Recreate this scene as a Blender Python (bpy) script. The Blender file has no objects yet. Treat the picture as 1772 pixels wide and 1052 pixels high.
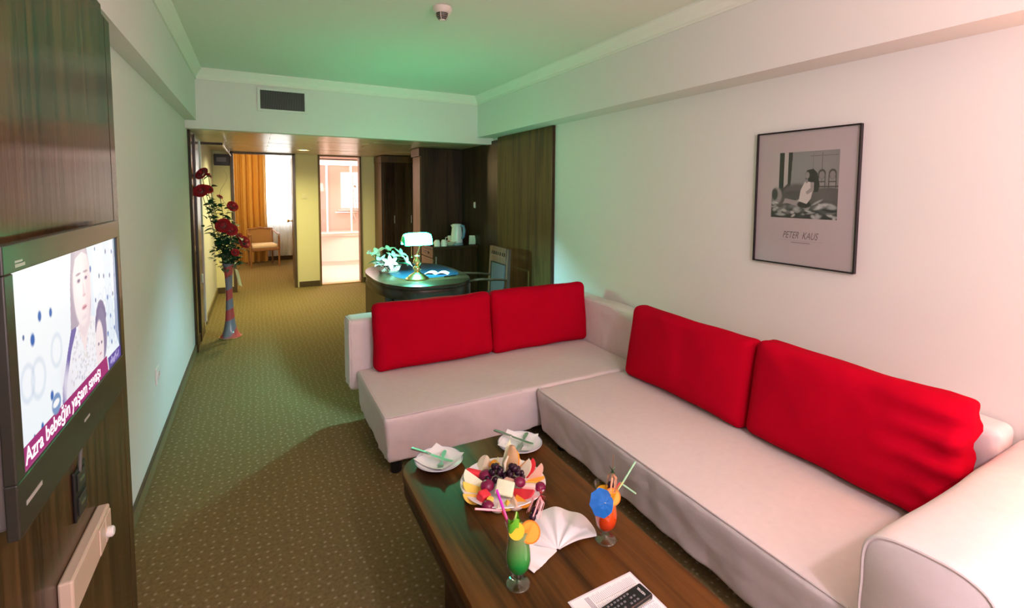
import bpy, bmesh, math, random
import numpy as np
from mathutils import Vector, Matrix, noise, Euler

PI = math.pi
SC = bpy.context.scene
COL = SC.collection
rnd = random.Random(7)

# ------------------------------------------------------------------ camera, world, exposure, large lights
def R3(yaw, pit, roll):
    f = Vector((math.sin(yaw) * math.cos(pit), math.cos(yaw) * math.cos(pit), -math.sin(pit)))
    r = Vector((math.cos(yaw), -math.sin(yaw), 0))
    u = r.cross(f)
    return r * math.cos(roll) + u * math.sin(roll), -r * math.sin(roll) + u * math.cos(roll), f

cam = bpy.data.cameras.new('camera')
cam.sensor_width = 36
cam.lens = 844.1 * 36 / 1772
cam.shift_y = -(526 - 389) / 1772
cam.clip_start = 0.02
camo = bpy.data.objects.new('camera', cam)
COL.objects.link(camo)
r_, u_, f_ = R3(.4838, .0689, .0059)
camo.matrix_world = Matrix(((r_.x, u_.x, -f_.x, 0), (r_.y, u_.y, -f_.y, 0), (r_.z, u_.z, -f_.z, 1.5), (0, 0, 0, 1)))
SC.camera = camo

SC.view_settings.view_transform = 'Standard'
SC.view_settings.look = 'None'
SC.view_settings.exposure = 0.0
SC.view_settings.gamma = 1.0
SC.view_settings.use_curve_mapping = False
SC.cycles.use_denoising = True
SC.cycles.max_bounces = 10
SC.cycles.diffuse_bounces = 5
SC.cycles.glossy_bounces = 5
SC.cycles.transmission_bounces = 8
SC.cycles.transparent_max_bounces = 16
SC.cycles.sample_clamp_indirect = 6
SC.cycles.caustics_reflective = False
SC.cycles.caustics_refractive = False

W = bpy.data.worlds.new('world')
SC.world = W
W.use_nodes = True
W.node_tree.nodes['Background'].inputs[0].default_value = (0.90, 0.95, 1.0, 1)
W.node_tree.nodes['Background'].inputs[1].default_value = 3.0

def light(name, kind, loc, energy, col, rot=(0, 0, 0), size=.1, size_y=None, spot=None, blend=.5):
    L = bpy.data.lights.new(name, kind)
    L.energy = energy
    L.color = col
    if kind == 'AREA':
        L.shape = 'RECTANGLE'
        L.size = size
        L.size_y = size_y or size
    else:
        L.shadow_soft_size = size
    if kind == 'SPOT':
        L.spot_size = math.radians(spot)
        L.spot_blend = blend
    o = bpy.data.objects.new(name, L)
    o.location = loc
    o.rotation_euler = rot
    COL.objects.link(o)
    return o

LAMP = (1.205, 4.03, 1.085)              # bulb of the desk lamp
light('desk_lamp_light', 'POINT', LAMP, 94, (.36, .76, .94), size=.03)
light('floor_lamp_light', 'POINT', (2.20, -.16, 1.68), 62, (1.0, .38, .17), size=.05)
light('room_fill_light', 'POINT', (.9, -.43, 2.0), 60, (.97, .81, .95), size=.06)  # added room fill without a fixture, kept below the beams to avoid their shadow
light('near_fill_light', 'AREA', (.75, -1.56, 1.35), 34, (1.0, .82, .92), rot=(math.radians(90), 0, 0), size=2.0, size_y=1.7)  # added soft fill from behind the camera; no window is built there
light('hall_spot_light', 'SPOT', (.59, 7.2, 2.03), 86, (1.0, .94, .42), size=.05, spot=160, blend=.9)  # shines from the round ceiling downlight
light('hall_spot_light', 'SPOT', (.25, 6.2, 2.03), 76, (1.0, .90, .38), size=.05, spot=160, blend=.9)  # further hallway spot, no fitting modelled for it
light('hall_spot_light', 'SPOT', (-.05, 7.1, 2.03), 70, (1.0, .90, .38), size=.05, spot=160, blend=.9)  # spot added to brighten the cream wall, has no fitting
light('bathroom_light', 'AREA', (1.5, 9.3, 2.2), 66, (1.0, .74, .68), size=.9)
light('bedroom_window_light', 'AREA', (.35, 11.75, 1.5), 90, (1.0, .97, .92), rot=(math.radians(-90), 0, 0), size=.7, size_y=1.4)
light('bedroom_lamp_light', 'POINT', (-.6, 9.6, 1.9), 60, (1.0, .70, .34), size=.1)

# ------------------------------------------------------------------ materials
def nt(m):
    m.use_nodes = True
    t = m.node_tree
    return t, t.nodes['Principled BSDF']

def N(t, kind, **kw):
    n = t.nodes.new(kind)
    for k, v in kw.items():
        if k.startswith('i_'):
            key = k[2:]
            key = int(key) if key.isdigit() else key.replace('_', ' ')
            n.inputs[key].default_value = v
        else:
            setattr(n, k, v)
    return n

def c4(c):
    return (c[0], c[1], c[2], 1)

MATS = {}
def mat(name, col, rough=.6, spec=.5, metal=0, var=0, vscale=8, bump=0, bscale=200, coat=0, sheen=0, trans=0, ior=1.45, sss=0, emit=None, es=0):
    if name in MATS:
        return MATS[name]
    m = bpy.data.materials.new(name)
    t, b = nt(m)
    b.inputs['Base Color'].default_value = c4(col)
    b.inputs['Roughness'].default_value = rough
    b.inputs['Specular IOR Level'].default_value = spec
    b.inputs['Metallic'].default_value = metal
    b.inputs['Coat Weight'].default_value = coat
    b.inputs['Coat Roughness'].default_value = .1
    b.inputs['Sheen Weight'].default_value = sheen
    b.inputs['Transmission Weight'].default_value = trans
    b.inputs['IOR'].default_value = ior
    if sss:
        b.inputs['Subsurface Weight'].default_value = sss
        b.inputs['Subsurface Radius'].default_value = (.01, .006, .004)
        b.inputs['Subsurface Scale'].default_value = .5
    if emit:
        b.inputs['Emission Color'].default_value = c4(emit)
        b.inputs['Emission Strength'].default_value = es
    tc = N(t, 'ShaderNodeTexCoord')
    if var:
        n = N(t, 'ShaderNodeTexNoise', i_Scale=vscale, i_Detail=4.0)
        t.links.new(tc.outputs['Object'], n.inputs['Vector'])
        mx = N(t, 'ShaderNodeMix', data_type='RGBA')
        mx.inputs[6].default_value = c4([x * (1 - var) for x in col])
        mx.inputs[7].default_value = c4([min(1, x * (1 + var)) for x in col])
        t.links.new(n.outputs[0], mx.inputs[0])
        t.links.new(mx.outputs[2], b.inputs['Base Color'])
    if bump:
        n2 = N(t, 'ShaderNodeTexNoise', i_Scale=bscale, i_Detail=3.0)
        t.links.new(tc.outputs['Object'], n2.inputs['Vector'])
        bp = N(t, 'ShaderNodeBump', i_Strength=bump, i_Distance=.002)
        t.links.new(n2.outputs[0], bp.inputs['Height'])
        t.links.new(bp.outputs[0], b.inputs['Normal'])
    MATS[name] = m
    return m

def wood(name, dark, light_, axis='Z', rough=.35, coat=.3, scale=1.0, aniso=0, contrast=1.0, spec=.5, bump=.25, wave=.13):
    """Open-grained stained wood; axis = direction the grain runs along."""
    m = bpy.data.materials.new(name)
    t, b = nt(m)
    tc = N(t, 'ShaderNodeTexCoord')
    mp = N(t, 'ShaderNodeMapping')
    s = [38 * scale] * 3
    s['XYZ'.index(axis)] = 1.6 * scale
    mp.inputs['Scale'].default_value = s
    t.links.new(tc.outputs['Object'], mp.inputs['Vector'])
    n1 = N(t, 'ShaderNodeTexNoise', i_Scale=1.0, i_Detail=6.0, i_Roughness=.62, i_Distortion=.6)
    t.links.new(mp.outputs[0], n1.inputs['Vector'])
    mp2 = N(t, 'ShaderNodeMapping')
    s2 = [5 * scale] * 3
    s2['XYZ'.index(axis)] = .55 * scale
    mp2.inputs['Scale'].default_value = s2
    t.links.new(tc.outputs['Object'], mp2.inputs['Vector'])
    n2 = N(t, 'ShaderNodeTexNoise', i_Scale=1.0, i_Detail=2.0, i_Distortion=1.2)
    t.links.new(mp2.outputs[0], n2.inputs['Vector'])
    wv = N(t, 'ShaderNodeMath', operation='MULTIPLY_ADD')
    wv.inputs[1].default_value = 14.0
    wv.inputs[2].default_value = 0
    t.links.new(n2.outputs[0], wv.inputs[0])
    sn = N(t, 'ShaderNodeMath', operation='SINE')
    t.links.new(wv.outputs[0], sn.inputs[0])
    ad = N(t, 'ShaderNodeMath', operation='MULTIPLY_ADD')
    ad.inputs[1].default_value = wave
    t.links.new(sn.outputs[0], ad.inputs[0])
    t.links.new(n1.outputs[0], ad.inputs[2])
    cr = N(t, 'ShaderNodeValToRGB')
    cr.color_ramp.elements[0].position = .5 - .17 / contrast
    cr.color_ramp.elements[1].position = .5 + .17 / contrast
    cr.color_ramp.elements[0].color = c4(dark)
    cr.color_ramp.elements[1].color = c4(light_)
    t.links.new(ad.outputs[0], cr.inputs[0])
    t.links.new(cr.outputs[0], b.inputs['Base Color'])
    b.inputs['Roughness'].default_value = rough
    b.inputs['Specular IOR Level'].default_value = spec
    b.inputs['Coat Weight'].default_value = coat
    b.inputs['Coat Roughness'].default_value = .16
    bp = N(t, 'ShaderNodeBump', i_Strength=bump, i_Distance=.001)
    t.links.new(n1.outputs[0], bp.inputs['Height'])
    t.links.new(bp.outputs[0], b.inputs['Normal'])
    if aniso:
        b.inputs['Anisotropic'].default_value = aniso
        tg = N(t, 'ShaderNodeTangent', direction_type='RADIAL', axis='X')
        cb = N(t, 'ShaderNodeCombineXYZ')
        cb.inputs[1].default_value = 1.0
        t.links.new(cb.outputs[0], b.inputs['Tangent'])
    return m

M_wall = mat('wall_paint', (.73, .70, .665), .75, .3, bump=.08, bscale=350)
M_ceil = mat('ceiling_paint', (.76, .74, .66), .85, .2)
M_yell = mat('hall_wallpaper', (.80, .72, .44), .7, .3, bump=.06, bscale=300)
M_trimw = mat('cornice_paint', (.80, .78, .70), .7, .3)
M_panel = wood('stained_oak_panel', (.016, .007, .002), (.110, .056, .020), 'Z', .22, .0, 1.0, aniso=.8, spec=.5, contrast=1.05, bump=.5, wave=.05)
M_wenge = wood('dark_wardrobe_wood', (.017, .008, .003), (.055, .027, .010), 'Z', .33, .0, .9, spec=.28)
M_warm = wood('brown_cabinet_wood', (.060, .024, .006), (.125, .054, .016), 'Z', .55, .2, .9)
M_olive = wood('brown_wall_panel_wood', (.040, .023, .005), (.100, .060, .012), 'Z', .5, .0, .9, spec=.3)
M_table = wood('coffee_table_wood', (.030, .010, .0018), (.125, .048, .009), 'Y', .45, .0, .8, spec=.22)
M_tabled = wood('coffee_table_edge_wood', (.018, .008, .003), (.060, .026, .009), 'Y', .4, .0, .8, spec=.3)
M_desk = wood('desk_wood', (.016, .009, .004), (.050, .030, .014), 'X', .3, .0, .9, spec=.3)
M_frame = wood('door_frame_wood', (.035, .018, .008), (.10, .055, .024), 'Z', .4, .2, 1.0)
M_base = mat('baseboard_brown', (.085, .055, .025), .5, .4, var=.25, vscale=20)
M_lin = mat('linen_slipcover', (.75, .665, .655), 1.0, .03, var=.05, vscale=30, bump=.4, bscale=700)
M_red = mat('red_velour', (.46, .0015, .016), .95, .04, var=.10, vscale=6, bump=.3, bscale=700)
M_chrome = mat('chrome', (.75, .75, .74), .18, .5, 1)
M_steel = mat('cutlery_steel', (.72, .74, .72), .32, .5, 1)
M_brass = mat('polished_brass', (.83, .66, .33), .2, .5, 1)
M_black = mat('black_plastic', (.012, .012, .013), .35, .5)
M_tvb = mat('tv_bezel_plastic', (.035, .034, .026), .22, .5)
M_tvside = mat('tv_side_grey', (.22, .20, .19), .3, .5, .3)
M_white = mat('white_plastic', (.82, .81, .78), .4, .5)
M_cream = mat('cream_plastic', (.66, .52, .40), .35, .5)
M_porc = mat('white_porcelain', (.86, .85, .86), .14, .6, coat=.3)
M_paper = mat('white_paper', (.88, .88, .88), .8, .2)
M_napk = mat('napkin_cloth', (.84, .80, .80), .85, .2, bump=.2, bscale=900)

def carpet():
    m = bpy.data.materials.new('spotted_carpet')
    t, b = nt(m)
    tc = N(t, 'ShaderNodeTexCoord')
    v = N(t, 'ShaderNodeTexVoronoi', feature='F1', voronoi_dimensions='2D', i_Scale=24.0, i_Randomness=.5)
    t.links.new(tc.outputs['Object'], v.inputs['Vector'])
    wn = N(t, 'ShaderNodeTexNoise', i_Scale=160.0, i_Detail=2.0)
    t.links.new(tc.outputs['Object'], wn.inputs['Vector'])
    ma = N(t, 'ShaderNodeMath', operation='MULTIPLY_ADD')
    ma.inputs[1].default_value = .16
    t.links.new(wn.outputs[0], ma.inputs[0])
    t.links.new(v.outputs['Distance'], ma.inputs[2])
    cr = N(t, 'ShaderNodeValToRGB')
    e = cr.color_ramp.elements
    e[0].position = .13; e[0].color = (.40, .34, .20, 1)
    e[1].position = .27; e[1].color = (.225, .165, .070, 1)
    t.links.new(ma.outputs[0], cr.inputs[0])
    n = N(t, 'ShaderNodeTexNoise', i_Scale=70.0, i_Detail=5.0)
    t.links.new(tc.outputs['Object'], n.inputs['Vector'])
    mx = N(t, 'ShaderNodeMix', data_type='RGBA', blend_type='MULTIPLY')
    mx.inputs[0].default_value = .55
    t.links.new(cr.outputs[0], mx.inputs[6])
    rp = N(t, 'ShaderNodeValToRGB')
    rp.color_ramp.elements[0].position = .3; rp.color_ramp.elements[0].color = (.5, .5, .5, 1)
    rp.color_ramp.elements[1].position = .65
    t.links.new(n.outputs[0], rp.inputs[0])
    t.links.new(rp.outputs[0], mx.inputs[7])
    t.links.new(mx.outputs[2], b.inputs['Base Color'])
    b.inputs['Roughness'].default_value = 1
    b.inputs['Specular IOR Level'].default_value = .1
    n3 = N(t, 'ShaderNodeTexNoise', i_Scale=420.0, i_Detail=2.0)
    t.links.new(tc.outputs['Object'], n3.inputs['Vector'])
    bp = N(t, 'ShaderNodeBump', i_Strength=.6, i_Distance=.004)
    t.links.new(n3.outputs[0], bp.inputs['Height'])
    t.links.new(bp.outputs[0], b.inputs['Normal'])
    return m
M_carpet = carpet()

def translucent(name, col, tcol, fac, rough=.3, gloss=.0):
    m = bpy.data.materials.new(name)
    m.use_nodes = True
    t = m.node_tree
    b = t.nodes['Principled BSDF']
    b.inputs['Base Color'].default_value = c4(col)
    b.inputs['Roughness'].default_value = rough
    tr = N(t, 'ShaderNodeBsdfTranslucent')
    tr.inputs[0].default_value = c4(tcol)
    mx = N(t, 'ShaderNodeMixShader')
    mx.inputs[0].default_value = fac
    t.links.new(b.outputs[0], mx.inputs[1])
    t.links.new(tr.outputs[0], mx.inputs[2])
    t.links.new(mx.outputs[0], t.nodes['Material Output'].inputs[0])
    return m
M_shade = mat('lit_green_lamp_glass', (.02, .34, .12), .12, emit=(.012, 1.0, .38), es=78)
M_shend = mat('green_lamp_glass', (.01, .30, .10), .12, emit=(.01, 1.0, .25), es=.4)
M_lampsh = mat('lit_floor_lamp_fabric', (.75, .62, .50), .9, emit=(1.0, .54, .44), es=15)
M_sheer = translucent('sheer_white_voile', (.86, .87, .88), (.90, .92, .95), .6, .9)
M_drape = translucent('ochre_drape', (.62, .36, .085), (.70, .40, .08), .2, .8)
M_frost = translucent('frosted_glass', (.86, .84, .82), (.95, .9, .85), .5, .5)
M_ribb = translucent('sheer_ribbon', (.62, .66, .52), (.6, .66, .5), .5, .6)

def clear(name, col=(1, 1, 1), base=.06, rough=.03):
    """thin clear glass or acrylic: mostly see-through with a mirror sheen at the edges"""
    m = bpy.data.materials.new(name)
    m.use_nodes = True
    t = m.node_tree
    t.nodes.remove(t.nodes['Principled BSDF'])
    tr = N(t, 'ShaderNodeBsdfTransparent')
    tr.inputs[0].default_value = c4(col)
    gl = N(t, 'ShaderNodeBsdfGlossy')
    gl.inputs['Roughness'].default_value = rough
    lw = N(t, 'ShaderNodeLayerWeight', i_Blend=.25)
    ad = N(t, 'ShaderNodeMath', operation='MULTIPLY_ADD')
    ad.inputs[1].default_value = .55
    ad.inputs[2].default_value = base
    t.links.new(lw.outputs['Facing'], ad.inputs[0])
    mx = N(t, 'ShaderNodeMixShader')
    t.links.new(ad.outputs[0], mx.inputs[0])
    t.links.new(tr.outputs[0], mx.inputs[1])
    t.links.new(gl.outputs[0], mx.inputs[2])
    t.links.new(mx.outputs[0], t.nodes['Material Output'].inputs[0])
    return m
M_glass = clear('clear_glass', (.96, .98, .97))
M_pane = clear('shower_glass', (.97, .97, .97), .05)

def gradz(name, stops, rough=.15, sss=.0, trans=0):
    """colour that changes with height inside the object (layers of a mixed drink, glazes)"""
    m = bpy.data.materials.new(name)
    t, b = nt(m)
    tc = N(t, 'ShaderNodeTexCoord')
    sx = N(t, 'ShaderNodeSeparateXYZ')
    t.links.new(tc.outputs['Generated'], sx.inputs[0])
    cr = N(t, 'ShaderNodeValToRGB')
    while len(cr.color_ramp.elements) < len(stops):
        cr.color_ramp.elements.new(.5)
    for e, (p, c) in zip(cr.color_ramp.elements, stops):
        e.position = p
        e.color = c4(c)
    t.links.new(sx.outputs[2], cr.inputs[0])
    t.links.new(cr.outputs[0], b.inputs['Base Color'])
    b.inputs['Roughness'].default_value = rough
    b.inputs['Transmission Weight'].default_value = trans
    b.inputs['IOR'].default_value = 1.15
    if sss:
        b.inputs['Subsurface Weight'].default_value = sss
        b.inputs['Subsurface Radius'].default_value = (.02, .02, .02)
        b.inputs['Subsurface Scale'].default_value = 1
    return m

# ------------------------------------------------------------------ mesh helpers
class MB:
    def __init__(s):
        s.v = []; s.f = []; s.c = None
    def add(s, verts, faces, m=None):
        o = len(s.v)
        if m is None:
            s.v += [tuple(p) for p in verts]
        else:
            s.v += [tuple(m @ Vector(p)) for p in verts]
        s.f += [tuple(i + o for i in f) for f in faces]
        return s
    def box(s, x0, y0, z0, x1, y1, z1, bev=0, m=None):
        if bev <= 0:
            v = [(x0, y0, z0), (x1, y0, z0), (x1, y1, z0), (x0, y1, z0), (x0, y0, z1), (x1, y0, z1), (x1, y1, z1), (x0, y1, z1)]
            f = [(0, 3, 2, 1), (4, 5, 6, 7), (0, 1, 5, 4), (1, 2, 6, 5), (2, 3, 7, 6), (3, 0, 4, 7)]
            return s.add(v, f, m)
        bm = bmesh.new()
        bmesh.ops.create_cube(bm, size=1)
        for q in bm.verts:
            q.co = Vector(((x0 + x1) / 2 + q.co.x * (x1 - x0), (y0 + y1) / 2 + q.co.y * (y1 - y0), (z0 + z1) / 2 + q.co.z * (z1 - z0)))
        bmesh.ops.bevel(bm, geom=bm.edges[:], offset=bev, segments=2, affect='EDGES', profile=.5)
        bm.verts.index_update()
        s.add([q.co.copy() for q in bm.verts], [[q.index for q in f.verts] for f in bm.faces], m)
        bm.free()
        return s
    def tube(s, pts, rad, seg=8, m=None, cap=True, flat=1.0):
        pts = [Vector(p) for p in pts]
        n = len(pts)
        rad = rad if isinstance(rad, (list, tuple)) else [rad] * n
        vs, fs = [], []
        up = Vector((0, 0, 1))
        d0 = (pts[1] - pts[0]).normalized()
        if abs(d0.z) > .9:
            up = Vector((0, 1, 0))
        a = d0.cross(up).normalized()
        for i in range(n):
            d = (pts[min(i + 1, n - 1)] - pts[max(i - 1, 0)]).normalized()
            a = (a - d * a.dot(d)).normalized()
            b = d.cross(a)
            for k in range(seg):
                t = 2 * PI * k / seg
                vs.append(pts[i] + (a * math.cos(t) + b * math.sin(t) * flat) * rad[i])
        for i in range(n - 1):
            for k in range(seg):
                k2 = (k + 1) % seg
                fs.append((i * seg + k, i * seg + k2, (i + 1) * seg + k2, (i + 1) * seg + k))
        if cap:
            fs.append(tuple(range(seg))[::-1])
            fs.append(tuple((n - 1) * seg + k for k in range(seg)))
        return s.add(vs, fs, m)
    def lathe(s, prof, seg=24, m=None, wob=None, cap=False):
        vs, fs = [], []
        n = len(prof)
        for r, z in prof:
            for k in range(seg):
                t = 2 * PI * k / seg
                q = r * (wob(t, z) if wob else 1)
                vs.append((q * math.cos(t), q * math.sin(t), z))
        for i in range(n - 1):
            for k in range(seg):
                k2 = (k + 1) % seg
                fs.append((i * seg + k, i * seg + k2, (i + 1) * seg + k2, (i + 1) * seg + k))
        if cap and prof[0][0] > 1e-6:
            fs.append(tuple(range(seg))[::-1])
        if cap and prof[-1][0] > 1e-6:
            fs.append(tuple((n - 1) * seg + k for k in range(seg)))
        return s.add(vs, fs, m)
    def ell(s, c, r, nu=14, nv=9, m=None):
        rx, ry, rz = r if isinstance(r, (list, tuple)) else (r, r, r)
        vs, fs = [(c[0], c[1], c[2] - rz)], []
        for j in range(1, nv):
            ph = -PI / 2 + PI * j / nv
            for k in range(nu):
                t = 2 * PI * k / nu
                vs.append((c[0] + rx * math.cos(ph) * math.cos(t), c[1] + ry * math.cos(ph) * math.sin(t), c[2] + rz * math.sin(ph)))
        vs.append((c[0], c[1], c[2] + rz))
        for k in range(nu):
            k2 = (k + 1) % nu
            fs.append((0, 1 + k2, 1 + k))
            for j in range(nv - 2):
                a = 1 + j * nu
                fs.append((a + k, a + k2, a + nu + k2, a + nu + k))
            a = 1 + (nv - 2) * nu
            fs.append((a + k, a + k2, len(vs) - 1))
        return s.add(vs, fs, m)
    def prism(s, poly, z0, z1, m=None):
        n = len(poly)
        v = [(x, y, z0) for x, y in poly] + [(x, y, z1) for x, y in poly]
        f = [tuple(range(n))[::-1], tuple(range(n, 2 * n))]
        f += [(i, (i + 1) % n, n + (i + 1) % n, n + i) for i in range(n)]
        return s.add(v, f, m)
    def slab(s, poly, z0, z1, bev, m=None):
        """prism with a rounded upper and lower rim"""
        c = Vector((sum(p[0] for p in poly) / len(poly), sum(p[1] for p in poly) / len(poly)))
        n = len(poly)
        def inset(d):
            out = []
            for i in range(n):
                a, b, cc = Vector(poly[i - 1]), Vector(poly[i]), Vector(poly[(i + 1) % n])
                e = (cc - a).normalized()
                nn = Vector((e.y, -e.x))
                if nn.dot(b - c) < 0:
                    nn = -nn
                out.append(b - nn * d)
            return out
        rings = []
        for t in (0, .4, 1):
            a = t * PI / 2
            rings.append((bev * (1 - math.sin(a)), z0 + bev * (1 - math.cos(a))))
        for t in (0, .6, 1):
            a = t * PI / 2
            rings.append((bev * (1 - math.cos(a)), z1 - bev * (1 - math.sin(a))))
        v, f = [], []
        for d, z in rings:
            v += [(p.x, p.y, z) for p in inset(d)]
        for r in range(len(rings) - 1):
            for i in range(n):
                j = (i + 1) % n
                f.append((r * n + i, r * n + j, (r + 1) * n + j, (r + 1) * n + i))
        f.append(tuple(range(n))[::-1])
        f.append(tuple((len(rings) - 1) * n + i for i in range(n)))
        return s.add(v, f, m)
    def grid(s, fn, nu, nv, m=None, closed_u=False):
        vs = [fn(i / nu, j / nv) for j in range(nv + 1) for i in range(nu + 1)]
        fs = []
        for j in range(nv):
            for i in range(nu):
                a = j * (nu + 1) + i
                fs.append((a, a + 1, a + nu + 2, a + nu + 1))
        return s.add(vs, fs, m)
    def rbox(s, h, r, step=.04, fn=None, m=None):
        """softly rounded box, half sizes h, finely divided so that fn can push it about"""
        def axis(a):
            k = [-a, -a + r * .3, -a + r * .65, -a + r]
            n = max(1, int((2 * a - 2 * r) / step))
            k += [-a + r + (2 * a - 2 * r) * i / n for i in range(1, n)]
            return k + [-q for q in k[3::-1]]
        ax = [axis(a) for a in h]
        idx = {}
        vs, fs = [], []
        def vid(p):
            key = tuple(round(q, 6) for q in p)
            if key in idx:
                return idx[key]
            q = Vector(p)
            inn = Vector([max(-h[i] + r, min(h[i] - r, q[i])) for i in range(3)])
            d = q - inn
            if d.length > 1e-9:
                q = inn + d.normalized() * r
            if fn:
                q = Vector(fn(q))
            idx[key] = len(vs)
            vs.append(q)
            return idx[key]
        for a in range(3):
            b, c = (a + 1) % 3, (a + 2) % 3
            for sg in (-1, 1):
                for i in range(len(ax[b]) - 1):
                    for j in range(len(ax[c]) - 1):
                        q = []
                        for (bi, ci) in ((i, j), (i + 1, j), (i + 1, j + 1), (i, j + 1)):
                            p = [0, 0, 0]
                            p[a] = sg * h[a]; p[b] = ax[b][bi]; p[c] = ax[c][ci]
                            q.append(vid(p))
                        if sg < 0:
                            q.reverse()
                        fs.append(tuple(q))
        return s.add(vs, fs, m)
    def build(s, name, m, parent=None, smooth=False, kind=None, loc=None, rot=None):
        me = bpy.data.meshes.new(name)
        me.from_pydata(s.v, [], s.f)
        me.validate()
        if isinstance(m, str):
            m = MATS[m]
        me.materials.append(m)
        if smooth:
            for p in me.polygons:
                p.use_smooth = True
            if smooth != 'all':
                me.set_sharp_from_angle(angle=math.radians(42))
        o = bpy.data.objects.new(name, me)
        COL.objects.link(o)
        if parent:
            o.parent = parent
        if kind:
            o['kind'] = kind
        if loc:
            o.location = loc
        if rot:
            o.rotation_euler = rot
        return o

def tag(o, label, cat, group=None):
    o['label'] = label
    o['category'] = cat
    if group:
        o['group'] = group
    return o

def thing(name, label, cat, loc=(0, 0, 0), rot=(0, 0, 0), group=None):
    o = bpy.data.objects.new(name, None)
    o.empty_display_size = .05
    COL.objects.link(o)
    o.location = loc
    o.rotation_euler = rot if isinstance(rot, (tuple, list)) else (0, 0, rot)
    return tag(o, label, cat, group)

def lab(o, text):
    o['label'] = text
    return o

def inst(src, parent=None, loc=None, rot=None, scale=None):
    o = src.copy()
    COL.objects.link(o)
    o.parent = parent
    if loc is not None: o.location = loc
    if rot is not None: o.rotation_euler = rot
    if scale is not None: o.scale = scale if isinstance(scale, (tuple, list)) else (scale,) * 3
    return o

def struct(name, mb, m, smooth=False):
    return mb.build(name, m, smooth=smooth, kind='structure')

def rrect(x0, y0, x1, y1, r, seg=8):
    r = r if isinstance(r, (list, tuple)) else [r] * 4
    out = []
    for (cx, cy, a0, q) in ((x1, y1, 0, r[0]), (x0, y1, 90, r[1]), (x0, y0, 180, r[2]), (x1, y0, 270, r[3])):
        sx = -1 if cx == x1 else 1
        sy = -1 if cy == y1 else 1
        for k in range(seg + 1):
            a = math.radians(a0 + 90 * k / seg)
            out.append((cx + sx * q + q * math.cos(a), cy + sy * q + q * math.sin(a)))
    return out

def text_mesh(name, txt, size, m, parent, mtx, shear=0, sx=1.0, extrude=.0, align='LEFT', space=1.0, bold=0):
    cu = bpy.data.curves.new(name, 'FONT')
    cu.body = txt
    cu.size = size
    cu.shear = shear
    cu.align_x = align
    cu.extrude = extrude
    cu.offset = bold
    cu.space_character = space
    cu.resolution_u = 3
    tmp = bpy.data.objects.new(name + '_source', cu)
    COL.objects.link(tmp)
    dg = bpy.context.evaluated_depsgraph_get()
    me = bpy.data.meshes.new_from_object(tmp.evaluated_get(dg))
    bpy.data.objects.remove(tmp)
    for v in me.vertices:
        v.co = mtx @ Vector((v.co.x * sx, v.co.y, v.co.z))
    me.materials.clear()
    me.materials.append(m)
    o = bpy.data.objects.new(name, me)
    COL.objects.link(o)
    o.parent = parent
    return o

def frame_m(origin, ax, ay):
    """matrix taking (u, v, w) to origin + u*ax + v*ay + w*(ax x ay)"""
    ax, ay = Vector(ax), Vector(ay)
    az = ax.cross(ay)
    return Matrix(((ax.x, ay.x, az.x, origin[0]), (ax.y, ay.y, az.y, origin[1]), (ax.z, ay.z, az.z, origin[2]), (0, 0, 0, 1)))

# painter for flat printed matter (screen picture, poster print): colours stored per corner of a fine flat grid
class Paint:
    def __init__(s, w, h, bg):
        s.w, s.h = w, h
        s.a = np.zeros((h, w, 3)); s.a[:] = bg
        s.Y, s.X = np.mgrid[0:h, 0:w]
        s.X = (s.X + .5) / w; s.Y = 1 - (s.Y + .5) / h
    def mix(s, k, col, al=1):
        k = np.clip(k, 0, 1)[..., None] * al
        s.a = s.a * (1 - k) + np.array(col) * k
    def ell(s, cx, cy, rx, ry, col, soft=.15, ang=0, al=1, ring=None):
        ca, sa = math.cos(ang), math.sin(ang)
        x, y = s.X - cx, s.Y - cy
        u, v = (x * ca + y * sa) / rx, (-x * sa + y * ca) / ry
        d = np.sqrt(u * u + v * v)
        k = np.clip((1 - d) / soft + .5, 0, 1)
        if ring:
            k = k * np.clip((d - ring) / soft + .5, 0, 1)
        s.mix(k, col, al)
    def poly(s, pts, col, al=1):
        n = len(pts)
        ins = np.zeros(s.X.shape, bool)
        for i in range(n):
            x0, y0 = pts[i]; x1, y1 = pts[(i + 1) % n]
            if y0 == y1:
                continue
            c = (s.Y > min(y0, y1)) & (s.Y <= max(y0, y1))
            ins ^= c & (s.X < x0 + (s.Y - y0) / (y1 - y0) * (x1 - x0))
        s.mix(ins.astype(float), col, al)
    def rect(s, x0, y0, x1, y1, col, al=1):
        s.mix(((s.X >= x0) & (s.X <= x1) & (s.Y >= y0) & (s.Y <= y1)).astype(float), col, al)
    def build(s, name, parent, origin, ax, ay, m):
        me = bpy.data.meshes.new(name)
        w, h = s.w, s.h
        o, ax, ay = np.array(origin), np.array(ax), np.array(ay)
        ii, jj = np.meshgrid(np.arange(w + 1), np.arange(h + 1))
        V = o + (ii / w)[..., None] * ax + (1 - jj / h)[..., None] * ay
        idx = (jj * (w + 1) + ii)
        F = np.stack([idx[1:, :-1], idx[1:, 1:], idx[:-1, 1:], idx[:-1, :-1]], -1).reshape(-1, 4)
        me.from_pydata(V.reshape(-1, 3).tolist(), [], F.tolist())
        at = me.color_attributes.new('print', 'FLOAT_COLOR', 'CORNER')
        c = np.ones((w * h, 4, 4)); c[:, :, :3] = s.a.reshape(-1, 1, 3)
        at.data.foreach_set('color', c.reshape(-1))
        me.materials.append(m)
        ob = bpy.data.objects.new(name, me)
        COL.objects.link(ob)
        ob.parent = parent
        return ob

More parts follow.
